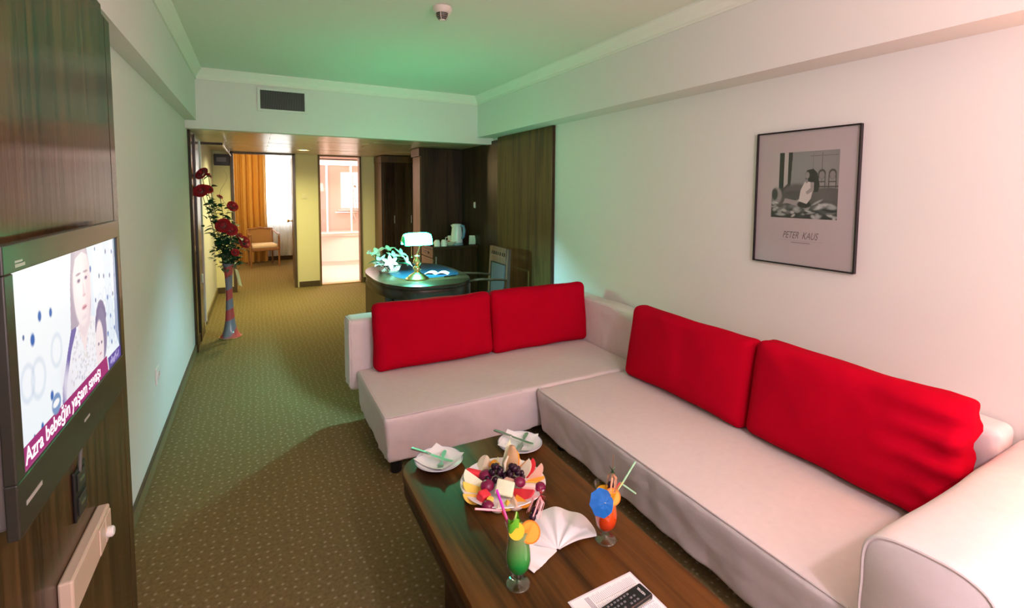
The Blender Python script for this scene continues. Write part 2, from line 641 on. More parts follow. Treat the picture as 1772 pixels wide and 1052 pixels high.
def print_mat(name, emit=0, rough=.5):
    m = bpy.data.materials.new(name)
    t, b = nt(m)
    a = N(t, 'ShaderNodeVertexColor', layer_name='print')
    if emit:
        b.inputs['Base Color'].default_value = (.01, .01, .01, 1)
        t.links.new(a.outputs[0], b.inputs['Emission Color'])
        b.inputs['Emission Strength'].default_value = emit
    else:
        t.links.new(a.outputs[0], b.inputs['Base Color'])
    b.inputs['Roughness'].default_value = rough
    return m
# ------------------------------------------------------------------ the room
XL, XR = -.525, 2.43
YF, YB = 5.10, 8.12                      # bulkhead over the hallway opening, far wall of the hallway
struct('floor', MB().box(-1.8, -1.7, -.1, 2.75, 11.7, 0), M_carpet)
struct('floor_bathroom', MB().box(.80, 8.14, 0, 2.62, 11.0, .012), mat('bathroom_floor_tile', (.80, .70, .64), .25))
struct('ceiling', MB().box(-.65, -1.7, 2.55, 2.55, YF + .1, 2.65), M_ceil)
struct('wall_left', MB().box(-.65, -1.7, 0, XL, YB + .12, 2.55), M_wall)
struct('wall_right', MB().box(XR, -1.7, 0, 2.55, YB + .12, 2.55), M_wall)
struct('wall_front', MB().box(-.65, -1.7, 0, 2.55, -1.6, 2.55), M_wall)
struct('wall_bulkhead', MB().box(XL, YF, 2.03, XR, YF + .1, 2.55), M_wall)
struct('beam_left', MB().box(XL, -1.6, 2.10, -.44, YF, 2.55), M_wall)
struct('beam_right', MB().box(2.235, -1.6, 2.10, XR, YF, 2.55), M_wall)

def cove(x0, y0, x1, y1, nx, ny, z=2.55, d=.055, h=.095):
    prof = [(0, 0), (d, 0), (d, -.012), (d * .72, -.03), (d * .42, -.05), (d * .18, -h + .02), (.012, -h + .012), (.012, -h), (0, -h)]
    v = []
    for (x, y) in ((x0, y0), (x1, y1)):
        v += [(x + nx * a, y + ny * a, z + b) for a, b in prof]
    n = len(prof)
    f = [(i, (i + 1) % n, n + (i + 1) % n, n + i) for i in range(n)] + [tuple(range(n))[::-1], tuple(range(n, 2 * n))]
    return MB().add(v, f)
struct('trim_1', cove(-.44, YF, 2.235, YF, 0, -1), M_trimw)
struct('trim_2', cove(2.235, -1.6, 2.235, YF, -1, 0), M_trimw)
struct('trim_3', cove(-.44, -1.6, -.44, YF, 1, 0), M_trimw)

# hallway: low ceiling of long glossy panels, each its own piece
M_ceilpan = mat('glossy_cream_ceiling_panel', (.58, .48, .34), .28, .4, .2)
hc = struct('ceiling_hallway', MB().box(XL, YF + .1, 2.06, XR, YB + .12, 2.2), M_base)
pm = None
k = 0
y = YF + .1
while y < YB - .05:
    y1 = min(y + .245, YB)
    xs = [XL, .15 + (k % 2) * .5, 1.2 + (k % 2) * .4, XR]
    for a, b in zip(xs[:-1], xs[1:]):
        MB().box(a + .002, y + .002, 2.042 + rnd.uniform(0, .003), b - .002, y1 - .003, 2.06).build('panel', M_ceilpan, hc)
    y = y1
    k += 1
wb = MB()
for x0, x1 in ((XL, -.29), (.52, .885), (1.50, XR)):
    wb.box(x0, YB, 0, x1, YB + .12, 2.06)
wb.box(-1.8, YB, 2.045, 2.75, YB + .12, 2.7)
wb.box(-1.8, YB + .001, 0, XL - .1, YB + .12, 2.1)
struct('wall_back', wb, M_yell)
# baseboards
bl_ = struct('baseboard_left', MB().box(XL, 2.08, 0, XL + .012, 5.24, .07).box(XL, 6.3, 0, XL + .014, YB, .08), mat('carpet_skirting', (.21, .165, .085), .95, .1, var=.2, vscale=60))
MB().box(XL, 2.08, .07, XL + .013, 5.24, .078).build('cap_strip', M_base, bl_)
bb = MB()
for x0, x1 in ((XL, -.31), (.565, .86), (1.525, 1.73)):
    bb.box(x0, YB - .014, 0, x1, YB, .085)
struct('baseboard_back', bb, M_base)
# door frames
M_frml = mat('door_frame_brown', (.16, .095, .04), .45, .4, var=.2, vscale=12)
fr = MB()
for x in (-.30, .515):
    fr.box(x - .012, YB - .02, 0, x + .028, YB + .13, 2.042, .004)
fr.box(-.312, YB - .02, 2.018, .543, YB + .13, 2.042, .004)
struct('trim_4', fr, M_frame)
fr = MB()
for x in (.872, 1.494):
    fr.box(x - .008, YB - .02, 0, x + .022, YB + .13, 2.042, .004)
fr.box(.864, YB - .02, 2.024, 1.516, YB + .13, 2.042, .004)
struct('trim_5', fr, M_frml)
struct('trim_6', MB().box(.882, YB - .01, .0, 1.498, YB + .12, .018), mat('threshold_brass', (.6, .45, .22), .35, .5, .8))

# left side of the hallway opening: dark post, mirror strip, grey-brown sliding panel, pale corner
struct('trim_7', MB().box(XL, 5.235, 0, XL + .022, 5.30, 2.042, .004), M_wenge)
mir = mat('mirror_glass', (.72, .78, .80), .06, .5, 1)
wm = thing('wall_mirror', 'tall narrow mirror strip on the left hallway wall behind the vase', 'mirror', (XL, 5.30, 0))
MB().box(0, .002, .10, .008, .30, 2.0).build('mirror_glass', mir, wm)
MB().box(0, .302, .0, .02, .325, 2.03).box(0, .002, 2.0, .012, .30, 2.03).box(0, .002, .0, .012, .30, .10).build('frame', M_wenge, wm)
M_greyp = wood('greyish_sliding_panel_wood', (.05, .04, .032), (.12, .10, .08), 'Z', .25, .4, .8)
sp = thing('sliding_panel', 'grey-brown glossy sliding door panel on left hallway wall beyond mirror', 'door', (XL, 5.63, 0))
MB().box(0, .0, .11, .022, .36, 2.0, .003).build('panel', M_greyp, sp)
MB().box(0, .0, .0, .020, .36, .108, .003).build('base_rail', M_frame, sp)
lab(MB().box(.0, .362, .10, .034, .44, 2.0, .003).build('edge_strip', M_white, sp), 'white painted edge strip')
MB().box(.022, .16, .55, .032, .20, .64, .003).build('pull', M_white, sp)
# dark rail with a bright metal side hung below the hallway ceiling
rl = thing('ceiling_rail', 'dark L-shaped rail with bright metal side below left hallway ceiling', 'rail', (XL, 6.0, 1.965))
MB().box(0, 0, 0, .235, .03, .025, .003).build('cross_rail', M_wenge, rl)
lab(MB().box(.215, .03, .002, .235, 2.10, .022, .003).build('side_rail', M_chrome, rl), 'bright metal side rail')
for yy in (.6, 1.7):
    MB().box(.22, yy, .022, .23, yy + .01, .077).build('hanger', M_chrome, rl)
# fuse box
fb = thing('fuse_box', 'dark grey fuse box with small window high on cream hallway wall', 'fuse box', (-.41, YB, 1.92))
MB().box(-.095, -.05, -.08, .095, 0, .08, .006).build('housing', mat('fuse_box_grey', (.035, .03, .035), .4), fb)
MB().box(-.065, -.054, -.03, .055, -.05, .035, .002).build('window', mat('fuse_window', (.18, .17, .21), .2), fb)

# ceiling downlight in hallway
dl = thing('downlight', 'round recessed downlight glowing warm in the hallway ceiling', 'light', (.59, 7.2, 2.042))
MB().lathe([(.085, 0), (.085, -.006), (.07, -.009), (.066, -.003), (.066, 0)], 24).build('ring', M_white, dl, True)
MB().lathe([(0, -.002), (.066, -.002), (.066, .0)], 24).build('lens', mat('downlight_glow', (.9, .7, .4), .5, emit=(1, .75, .30), es=9.0), dl)
# light switch on the cream wall, socket plates
def plate(name, label, cat, loc, rz, w, h, m=M_white, kind='switch'):
    t = thing(name, label, cat, loc, (0, 0, rz))
    MB().box(-w / 2, -.009, -h / 2, w / 2, 0, h / 2, .003).build('plate', m, t)
    if kind == 'switch':
        MB().box(-w * .3, -.014, -h * .34, w * .3, -.009, h * .34, .002).build('rocker', m, t)
    else:
        MB().lathe([(.0, 0), (.019, 0), (.021, .004), (.023, .004), (.023, 0)], 18, Matrix.Translation((0, -.009, 0)) @ Matrix.Rotation(PI / 2, 4, 'X')).build('well', m, t, True)
        for dx in (-.009, .009):
            MB().box(dx - .003, -.0105, -.003, dx + .003, -.009, .003).build('hole', M_black, t)
    return t
plate('light_switch', 'cream light switch on yellow wall between the two hallway doors', 'switch', (.665, YB, 1.40), 0, .085, .075, mat('switch_cream', (.78, .70, .45), .4))
plate('wall_socket', 'white power socket low on the left wall beside the carpet', 'socket', (XL, 3.335, .445), PI / 2, .085, .095, M_white, 'socket')
plate('light_switch', 'small white switch plate on dark wood wall above the minibar', 'switch', (XR - .02, 5.58, 1.325), -PI / 2, .045, .075, M_white)

# air vent with upright slats in the bulkhead
vt = thing('air_vent', 'dark air vent grille with upright slats above the hallway opening', 'vent', (.25, YF, 2.328))
fm = MB()
for (a, b, c, d) in ((-.212, -.108, .212, -.085), (-.212, .085, .212, .108), (-.212, -.085, -.188, .085), (.188, -.085, .212, .085)):
    fm.box(a, -.012, b, c, 0, d, .002)
fm.build('frame', M_wall, vt)
MB().box(-.188, -.003, -.085, .188, -.0005, .085).build('duct_backing', M_black, vt)
sl = MB().box(-.0022, -.010, -.084, .0022, -.003, .084)
s0 = sl.build('slat', mat('vent_slat_dark', (.10, .11, .08), .5), vt)
for i in range(26):
    x = -.18 + i * .36 / 25
    if i == 0:
        s0.location.x = x
    else:
        inst(s0, vt, (x, 0, 0))

# smoke detector
sd = thing('smoke_detector', 'round white smoke detector with dark slotted nose on the ceiling', 'smoke detector', (.981, 2.745, 2.55))
MB().lathe([(.056, 0), (.056, -.008), (.052, -.022), (.040, -.034), (.036, -.034)], 32).build('housing', mat('detector_white', (.72, .66, .58), .4), sd, True)
MB().lathe([(.034, -.03), (.030, -.052), (.020, -.068), (.018, -.068)], 24).build('sensor_chamber', M_black, sd, True)
for zz, rr in ((-.040, .0345), (-.049, .0325), (-.058, .028), (-.066, .022)):
    MB().lathe([(rr - .004, zz), (rr + .001, zz), (rr + .001, zz - .003), (rr - .004, zz - .003)], 24).build('ring', mat('detector_ring', (.30, .25, .20), .5), sd, True)
for k in range(4):
    a = k * PI / 2 + .95
    MB().tube([(.036 * math.cos(a), .036 * math.sin(a), -.034), (.033 * math.cos(a), .033 * math.sin(a), -.052), (.018 * math.cos(a), .018 * math.sin(a), -.070)], .0025, 6).build('rib', MATS['detector_white'], sd)
MB().lathe([(.019, -.066), (.017, -.074), (0, -.076)], 20).build('cap', MATS['detector_white'], sd, True)

# ------------------------------------------------------------------ right side: veneered wall panels, wardrobes
wp = MB().box(XR - .022, 4.935, 0, XR - .002, 6.0, 2.07, .002)
struct('trim_8', wp, M_wenge)
struct('trim_9', MB().box(XR - .028, 3.80, 0, XR - .002, 4.93, 2.097, .003), M_olive)
struct('trim_10', MB().box(XR - .03, 3.785, 0, XR - .001, 3.80, 2.097), M_wenge)
wd = thing('wardrobe', 'tall dark wood wardrobe block standing behind the minibar', 'wardrobe', (1.86, 6.0, 0))
MB().box(0, 0, 0, .567, .012, 2.035).build('side_panel', M_wenge, wd)
MB().box(.0, .012, 0, .567, .36, 2.035).build('body', M_wenge, wd)
MB().box(-.012, .03, .08, 0, .345, 1.93, .003).build('front_panel', M_warm, wd)
MB().box(-.03, -.0, 1.935, 0, .36, 2.035, .003).build('header', M_wenge, wd)
td = thing('cupboard', 'tall dark cupboard with two glossy doors at the hallway end', 'cupboard', (1.735, 7.6, 0))
MB().box(0.0, .02, 0, .69, .50, 2.03).build('body', M_wenge, td)
MB().box(-.014, .02, .07, 0, .50, 1.93, .003).build('side_panel', M_warm, td)
MB().box(-.02, -.012, 1.93, .69, .50, 2.03, .003).build('header', M_warm, td)
M_gloss = wood('glossy_cupboard_door_wood', (.018, .010, .007), (.05, .028, .016), 'Z', .16, .5, .9)
for x0, x1 in ((.012, .195), (.225, .46), (.463, .69)):
    d = MB().box(x0, -.004, .06, x1, .02, 1.925, .004).build('door', M_gloss, td)
    MB().tube([(x1 - .02, -.006, .98), (x1 - .02, -.03, .99), (x1 - .02, -.03, 1.11), (x1 - .02, -.006, 1.12)], .005, 8).build('handle', M_chrome, d, True)
MB().box(.197, -.006, .0, .223, .02, 1.93, .003).build('stile', M_wenge, td)

# minibar cabinet
mb_ = thing('minibar_cabinet', 'dark low minibar cabinet holding kettle and cups in the corner', 'cabinet', (1.84, 5.5, 0))
MB().box(0.02, .0, 0, .57, .47, .80, .003).build('body', M_wenge, mb_)
MB().box(-.01, -.02, .80, .578, .478, .835, .004).build('top', M_black if False else M_desk, mb_)
d = MB().box(0.0, .02, .10, .019, .46, .69, .003).build('door', M_warm, mb_)
MB().box(-.014, .05, .40, 0, .07, .52, .003).build('handle', M_black, d)
d = MB().box(0.0, .02, .70, .019, .46, .795, .003).build('drawer', M_warm, mb_)
MB().box(-.012, .16, .74, 0, .34, .765, .003).build('handle', M_black, d)
lab(MB().box(.028, -.006, .18, .045, 0, .72, .002).build('edge_strip', M_chrome, mb_), 'bright metal edge strip')

# ------------------------------------------------------------------ television wall
pn = struct('wall_panel', MB().box(XL, .3, 0, -.425, 2.06, 2.045), M_wenge)
MB().box(-.425, .30, .0, -.41, 2.0, 2.045, .0015).build('panel', M_panel, pn)
MB().box(-.425, 2.003, .0, -.41, 2.07, 2.045, .004).build('edge_strip', M_panel, pn)
MB().box(-.525, .30, 2.047, -.43, 2.07, 2.098).build('top_filler', M_frame, pn)

tv = thing('television', 'flat television showing a news picture, mounted on the dark panel', 'television', (-.37, 1.09, .90))
# local: y 0..0.767 (0.73 bezel), z 0..0.51, front at x=0
fz = MB()
Wt, Ht = .762, .505
for (a, b, c, d_) in ((0, 0, Wt, .098), (0, .455, Wt, Ht), (0, .098, .036, .455), (Wt - .024, .098, Wt, .455)):
    fz.box(-.018, a, b, 0, c, d_, .0025)
fz.build('bezel', M_tvb, tv)
MB().box(-.04, .014, .012, -.0185, Wt - .01, Ht - .01, .008).build('back_shell', M_tvside, tv)
MB().box(-.0395, .2, .12, -.04 + .0005, .5, .4).build('wall_mount', M_black, tv)
pt = Paint(320, 168, (.74, .84, .97))
rr2 = random.Random(3)
for i in range(70):                                   # soft pale backdrop
    pt.ell(rr2.random(), rr2.random(), .12, .16, (.82 + rr2.random() * .14, .89 + rr2.random() * .09, .99), 1.2, al=.5)
pt.ell(.02, .8, .38, .55, (.96, .98, 1.0), 1.2, al=.85)
pt.poly([(.60, 1), (.66, 1), (.66, .3), (.60, .3)], (.62, .76, .93), .35)
pt.poly([(.80, 1), (.90, 1), (.92, .2), (.82, .2)], (.62, .76, .93), .45)
for (x, y, r, cc) in ((.105, .62, .014, 0), (.16, .72, .012, 0), (.24, .705, .011, 0), (.05, .66, .006, 1), (.215, .24, .012, 0), (.135, .13, .009, 0), (.08, .12, .006, 1), (.635, .84, .010, 0), (.70, .97, .006, 1), (.74, .76, .008, 1), (.80, .74, .008, 1), (.84, .92, .008, 1), (.93, .90, .008, 0), (.885, .72, .008, 1), (.96, .70, .006, 0), (.84, .56, .009, 0), (.92, .56, .008, 1), (.80, .44, .008, 0), (.87, .40, .008, 0), (.82, .28, .009, 0), (.92, .28, .008, 0), (.87, .19, .008, 0), (.68, .60, .007, 1)):
    pt.ell(x, y, r, r * 2.4, ((.03, .13, .48), (.10, .15, .34))[cc], .5)
for (x, y, r) in ((.13, .40, .05), (.27, .47, .045), (.06, .42, .045), (.74, .58, .024), (.80, .60, .026), (.88, .60, .026), (.83, .48, .026), (.93, .46, .026), (.88, .34, .026), (.93, .20, .026), (.82, .22, .026)):
    pt.ell(x, y, r, r * 2.2, (.50, .60, .78), .3, ring=.80, al=.55)
pt.poly([(.955, 1), (1, 1), (1, .05), (.93, .25)], (.22, .30, .55), .8)
pt.poly([(.975, 1), (1, 1), (1, 0), (.985, 0)], (.02, .05, .12))
# woman: long dark hair behind the shoulder, pale face, patterned blouse
pt.poly([(.285, .02), (.30, .22), (.36, .40), (.425, .58), (.445, .60), (.45, .48), (.40, .34), (.35, .18), (.335, .02)], (.17, .13, .42))
pt.poly([(.40, .52), (.415, .80), (.44, 1.0), (.60, 1.0), (.625, .85), (.62, .60), (.60, .50)], (.47, .38, .50))
pt.poly([(.31, 0), (.34, .22), (.39, .38), (.45, .50), (.53, .52), (.62, .52), (.69, .46), (.76, .32), (.80, 0)], (.90, .89, .95))
pt.ell(.36, .16, .05, .18, (.84, .80, .90), .9, .25, .8)
for i in range(190):
    x, y = rr2.uniform(.38, .72), rr2.uniform(.03, .50)
    if y < .52 - abs(x - .55) * .6:
        pt.ell(x, y, rr2.uniform(.003, .008), rr2.uniform(.006, .014), rr2.choice(((.50, .46, .62), (.62, .58, .66), (.70, .64, .60))), .7, al=.7)
pt.poly([(.47, .52), (.53, .30), (.60, .52)], (.93, .77, .80))
pt.poly([(.475, .62), (.49, .46), (.535, .40), (.60, .47), (.61, .62)], (.86, .70, .76))
pt.ell(.535, .76, .093, .275, (.95, .81, .84), .10)
pt.ell(.505, .80, .055, .22, (.98, .90, .92), .9, al=.8)
pt.ell(.60, .70, .030, .20, (.82, .64, .70), .9, al=.6)
pt.poly([(.440, .84), (.445, .985), (.50, 1.0), (.60, 1.0), (.63, .84), (.605, .95), (.545, .985), (.475, .95)], (.52, .43, .55), .75)
for x in (.500, .578):
    pt.ell(x, .800, .021, .017, (.80, .64, .72), .6)
    pt.ell(x + .002, .799, .013, .011, (.16, .12, .26), .5)
    pt.ell(x, .843, .026, .008, (.44, .32, .42), .6, .06 if x < .54 else -.06)
pt.poly([(.545, .80), (.562, .70), (.560, .685), (.535, .688)], (.84, .66, .71), .8)
pt.ell(.552, .688, .016, .010, (.72, .52, .58), .7)
pt.ell(.548, .606, .027, .016, (.74, .36, .44), .5)
pt.ell(.550, .604, .020, .005, (.36, .14, .22), .6)
pt.ell(.545, .54, .03, .014, (.84, .68, .74), .9, al=.7)
# child in front, dark curly hair
pt.ell(.735, .33, .070, .22, (.24, .20, .38), .2)
for i in range(40):
    a_ = rr2.uniform(0.2, 3.0)
    pt.ell(.735 + .068 * math.cos(a_), .34 + .21 * math.sin(a_), .012, .026, (.20, .16, .34), .7)
pt.ell(.705, .25, .052, .19, (.92, .79, .83), .14)
pt.ell(.690, .27, .009, .012, (.18, .13, .26), .5); pt.ell(.728, .265, .009, .012, (.18, .13, .26), .5)
pt.ell(.708, .19, .014, .009, (.70, .36, .44), .5)
pt.poly([(.0, 0), (1, 0), (1, .095), (.0, .095)], (.10, .06, .34))
pt.poly([(.0, 0), (.80, 0), (.785, .125), (.0, .125)], (.36, .012, .17))
pt.poly([(.785, .125), (.80, 0), (.812, 0), (.797, .125)], (.9, .9, .95))
for i in range(40):
    pt.ell(rr2.uniform(.83, .97), rr2.uniform(.02, .08), .006, .010, (.45, .38, .75), .5)
pt.ell(.245, .170, .036, .060, (.20, .32, .58), .2)
pt.ell(.243, .175, .026, .022, (.95, .95, .98), .3)
scr = pt.build('screen', tv, (-.0035, .036, .098), (0, Wt - .06, 0), (0, 0, .357), print_mat('screen_picture', .95, .25))
M_wtext = mat('screen_caption_white', (.9, .9, .9), .5, emit=(1, 1, 1), es=.95)
fm_ = frame_m((-.0030, .048, .1085), (0, 1, 0), (0, 0, 1))
lab(text_mesh('caption', 'Azra bebe\u011fin ya\u015fam sava\u015f\u0131', .043, M_wtext, scr, fm_, sx=1.0, bold=.0006), 'white caption lettering')
for (a, b, c, d_) in ((.045, .463, .085, .469), (.045, .471, .075, .475), (.03, .045, .10, .053), (.36, .052, .40, .058)):
    MB().box(.0002, a, b, .0008, c, d_).build('badge', mat('badge_grey', (.42, .40, .36), .4), tv)
MB().tube([(-.025, .44, .02), (-.030, .44, -.03), (-.034, .435, -.10)], .004, 8).build('cable', mat('grey_cable', (.12, .12, .11), .5), tv, True)
# black outlet block and pale trunking on the panel
ob = thing('outlet_block', 'black upright outlet block on the dark panel under the television', 'socket', (-.41, 1.53, .752))
MB().box(0, -.042, -.062, .006, .042, .062, .002).build('plate', M_black, ob)
for dz in (-.03, .03):
    MB().box(.006, -.028, dz - .022, .009, .028, dz + .022, .0014).build('module', mat('module_black', (.03, .03, .03), .25), ob)
    MB().box(.009, -.016, dz - .003, .0102, .016, dz + .003).build('slot', M_chrome, ob)
tk = thing('socket_trunking', 'long cream plastic socket box on the panel below the television', 'socket', (-.41, 1.36, .585))
MB().box(0, 0, -.045, .028, .31, .045, .005).build('housing', M_cream, tk)
for y0 in (.195, .25):
    MB().box(.028, y0, -.035, .032, y0 + .05, .035, .002).build('outlet', M_cream, tk)
pg = MB().lathe([(.0, 0), (.013, 0), (.014, .004), (.014, .012), (.010, .016), (0, .016)], 16, Matrix.Translation((.03, .262, -.012)) @ Matrix.Rotation(PI / 2, 4, 'Y')).build('plug', M_white, None, True)
tag(pg, 'small white plug pushed into the far end of the cream box', 'plug')
pg.location = (-.41, 1.36, .585)

# ------------------------------------------------------------------ bathroom beyond the right door
M_bath = mat('bathroom_wall_tile', (.80, .66, .60), .3)
bw = MB().box(.80, 10.95, 0, 2.62, 11.05, 2.4).box(2.60, 8.24, 0, 2.70, 11.05, 2.4).box(.72, 8.24, 0, .80, 11.6, 2.6)
struct('wall_bathroom', bw, M_bath)
struct('ceiling_bathroom', MB().box(.72, 8.24, 2.3, 2.70, 11.05, 2.4), M_ceil)
bt = thing('bathtub', 'pinkish white corner bathtub with bowed ribbed front in the bathroom', 'bathtub', (1.55, 10.5, 0))
M_tub = mat('tub_acrylic', (.86, .74, .70), .2, .5)
def tub_poly(off):
    out = [(-.74, .43), (-.74, -.22 - off)]
    for i in range(13):
        t = i / 12
        out.append((-.74 + 1.75 * t, -.22 - off - .27 * math.sin(PI * (t * .82 + .05)) + .06 * t))
    return out + [(1.0, .43)]
MB().prism(tub_poly(0), .10, .60).build('panel', M_tub, bt, True)
MB().prism(tub_poly(-.03), .012, .10).build('plinth', M_tub, bt)
rim = MB()
o_, i_ = tub_poly(.025), [(x * .86 + .02, y * .80 + .03) for x, y in tub_poly(.025)]
n = len(o_)
rim.add([(x, y, .60) for x, y in o_] + [(x, y, .645) for x, y in o_] + [(x, y, .645) for x, y in i_] + [(x * .85, y * .8, .2) for x, y in i_],
        [(a * n + i, a * n + (i + 1) % n, (a + 1) * n + (i + 1) % n, (a + 1) * n + i) for a in range(3) for i in range(n)] + [tuple(3 * n + i for i in range(n))])
rim.build('rim', M_tub, bt, True)
for i in range(5):
    z = .22 + i * .075
    MB().tube([(x - .0, y - .006, z) for x, y in tub_poly(0)[9:14]], .012, 6).build('rib', M_tub, bt, True)
ss = thing('shower_screen', 'framed glass shower screen standing on the bathtub rim', 'shower screen', (1.05, 10.02, .65))
fx = [0, .17, .62, .95]
for x in fx:
    MB().box(x - .018, -.02, 0, x + .018, .02, 1.38, .004).build('post', mat('screen_frame_white', (.85, .80, .78), .3), ss)
MB().box(-.02, -.022, 1.33, .97, .022, 1.42, .004).build('top_rail', MATS['screen_frame_white'], ss)
MB().box(-.02, -.022, 0, .97, .022, .03, .004).build('bottom_rail', MATS['screen_frame_white'], ss)
for a, b in zip(fx[:-1], fx[1:]):
    MB().box(a + .019, -.003, .031, b - .019, .003, 1.329).build('pane', M_pane, ss)
struct('window_1', MB().box(1.62, 10.93, 1.12, 1.98, 10.95, 1.88, .01), mat('lit_bathroom_window', (.9, .9, .9), .5, emit=(1, .97, .95), es=1.3))
sh = thing('soap_shelf', 'white ledge with chrome rail under the bright bathroom window', 'shelf', (1.78, 10.94, 1.06))
MB().box(-.24, -.10, 0, .26, 0, .02, .004).build('ledge', M_porc, sh)
MB().tube([(-.30, -.12, -.03), (.34, -.12, -.03)], .012, 8).build('rail', M_chrome, sh, True)
for x in (-.2, .24):
    MB().tube([(x, -.12, -.03), (x, .0, -.03)], .006, 6).build('bracket', M_chrome, sh)
sr = thing('shower_riser', 'chrome shower riser rail with hose beside bathroom window', 'shower', (1.86, 10.9, .8))
MB().tube([(0, 0, 0), (0, 0, 1.0)], .011, 8).build('riser', M_chrome, sr, True)
MB().tube([(0, -.02, .75), (.03, -.08, .78)], [.012, .03], 10).build('shower_head', M_chrome, sr, True)
MB().tube([(.0, -.02, .74), (.06, -.03, .4), (.05, -.03, .05), (.0, -.02, .2)], .006, 8).build('hose', M_chrome, sr, True)
struct('trim_11', MB().box(.90, 8.30, 1.985, 1.49, 8.33, 2.0), M_frame)
kn = MB().tube([(0, 0, 0), (.05, 0, 0)], .008, 8).ell((.065, 0, 0), .022).build('door_knob', M_brass, None, True)
dw = thing('bathroom_door', 'white bathroom door folded back against the inner left wall', 'door', (.895, 8.26, .02))
MB().box(-.035, 0, 0, 0.0, .62, 1.98, .004).build('leaf', mat('bathroom_door_white', (.82, .72, .66), .35), dw)
kn.parent = dw
kn.location = (0, .56, .95)

# ------------------------------------------------------------------ bedroom beyond the left door
bwl = MB().box(-1.75, 11.5, 0, -.05, 11.6, 2.6).box(.70, 11.5, 0, .80, 11.6, 2.6).box(-.05, 11.5, 0, .70, 11.6, .80).box(-.05, 11.5, 2.3, .70, 11.6, 2.6).box(-1.8, 8.24, 0, -1.7, 11.6, 2.6)
struct('wall_bedroom', bwl, M_wall)
struct('ceiling_bedroom', MB().box(-1.8, 8.24, 2.5, .80, 11.6, 2.6), M_ceil)
struct('baseboard_bedroom', MB().box(-.05, 11.485, 0, .72, 11.5, .09), M_base)
wf = MB()
for x0, z0, x1, z1 in ((-.05, .80, 0, 2.3), (.65, .80, .70, 2.3), (0, .80, .65, .85), (0, 2.25, .65, 2.3), (.31, .85, .35, 2.25)):
    wf.box(x0, 11.52, z0, x1, 11.56, z1, .003)
w2 = struct('window_2', wf, M_white)
for x0, x1 in ((.0, .31), (.35, .65)):
    MB().box(x0, 11.537, .85, x1, 11.543, 2.25).build('pane', M_glass, w2)
def drape(x0, x1, z0, z1, y, amp, waves, seed, nx=90):
    r = random.Random(seed)
    ph = [r.uniform(0, 6) for _ in range(3)]
    mbx = MB()
    def f(s, th, u, v):
        x = x0 + (x1 - x0) * u
        a = amp * (.75 + .35 * v)
        yy = y + a * math.sin(waves * 2 * PI * u + ph[0] + .5 * math.sin(5 * u + ph[1])) + .3 * a * math.sin(waves * 4.3 * PI * u + ph[2]) + th
        return (x + .01 * math.sin(9 * v + ph[1]) * v, yy, z1 + (z0 - z1) * v)
    mbx.grid(lambda u, v: f(0, 0, u, v), nx, 10)
    mbx.grid(lambda u, v: f(0, .006, u, v), nx, 10)
    return mbx
tag(drape(-.72, .20, .02, 2.30, 11.25, .05, 8, 4, 140).build('drape', M_drape, None, 'all'), 'ochre floor-length drape left of the bedroom window', 'curtain')
tag(drape(.10, .70, .10, 2.28, 11.40, .018, 8, 9).build('sheer_curtain', M_sheer, None, 'all'), 'white sheer curtain over the bright bedroom window', 'curtain')
cr_ = thing('curtain_rail', 'white curtain rail above the bedroom window', 'curtain rail', (-.75, 11.3, 2.31))
MB().box(0, -.06, 0, 1.44, -.03, .03, .003).box(0, .08, 0, 1.44, .11, .03, .003).build('track', M_white, cr_)
MB().box(0, -.05, .03, .05, .19, .035).box(1.39, -.05, .03, 1.44, .19, .035).build('bracket', M_white, cr_)
bd = struct('door_1', MB().box(.535, YB + .14, .01, .575, YB + .94, 2.02, .004), M_frame)
h = MB().lathe([(.026, 0), (.026, .006), (.01, .01), (.009, .04), (.022, .048), (.027, .062), (.02, .076), (0, .08)], 16, Matrix.Translation((.535, YB + .86, .98)) @ Matrix.Rotation(-PI / 2, 4, 'Y'))
h.build('door_handle', M_brass, bd, True)

# bedroom armchair
ac = thing('bedroom_armchair', 'low wooden armchair with cane back and pale seat before the ochre drape', 'armchair', (.10, 10.72, 0), .18)
M_chw = wood('chair_beech_wood', (.16, .065, .02), (.30, .14, .05), 'Z', .4, .2, 1.2)
M_cane = mat('woven_cane', (.34, .19, .07), .7, var=.25, vscale=90)
for x, y, h_ in ((-.25, -.22, .62), (.25, -.22, .62), (-.22, .22, .72), (.22, .22, .72)):
    MB().tube([(x * .98, y, 0), (x, y, .38), (x * 1.0, y * 1.0, h_ - .01)], [.016, .020, .017], 8).build('leg', M_chw, ac, True)
MB().box(-.25, -.22, .32, .25, .22, .37, .01).build('seat_rail', M_chw, ac)
MB().rbox((.24, .215, .04), .035, .08).build('seat_cushion', mat('pale_seat_fabric', (.72, .60, .45), .9), ac, 'all', loc=(0, 0, .405))
for x in (-.25, .25):
    MB().tube([(x, -.245, .63), (x, -.05, .65), (x * .9, .22, .70)], [.02, .022, .018], 8, flat=.6).build('armrest', M_chw, ac, True)
MB().tube([(-.23, .225, .715), (0, .245, .74), (.23, .225, .715)], .018, 8).build('top_rail', M_chw, ac, True)
MB().grid(lambda u, v: (-.20 + .40 * u, .225 + .018 * math.sin(PI * u), .40 + .31 * v), 6, 4).grid(lambda u, v: (-.20 + .40 * u, .233 + .018 * math.sin(PI * u), .40 + .31 * v), 6, 4).build('backrest', M_cane, ac, True)
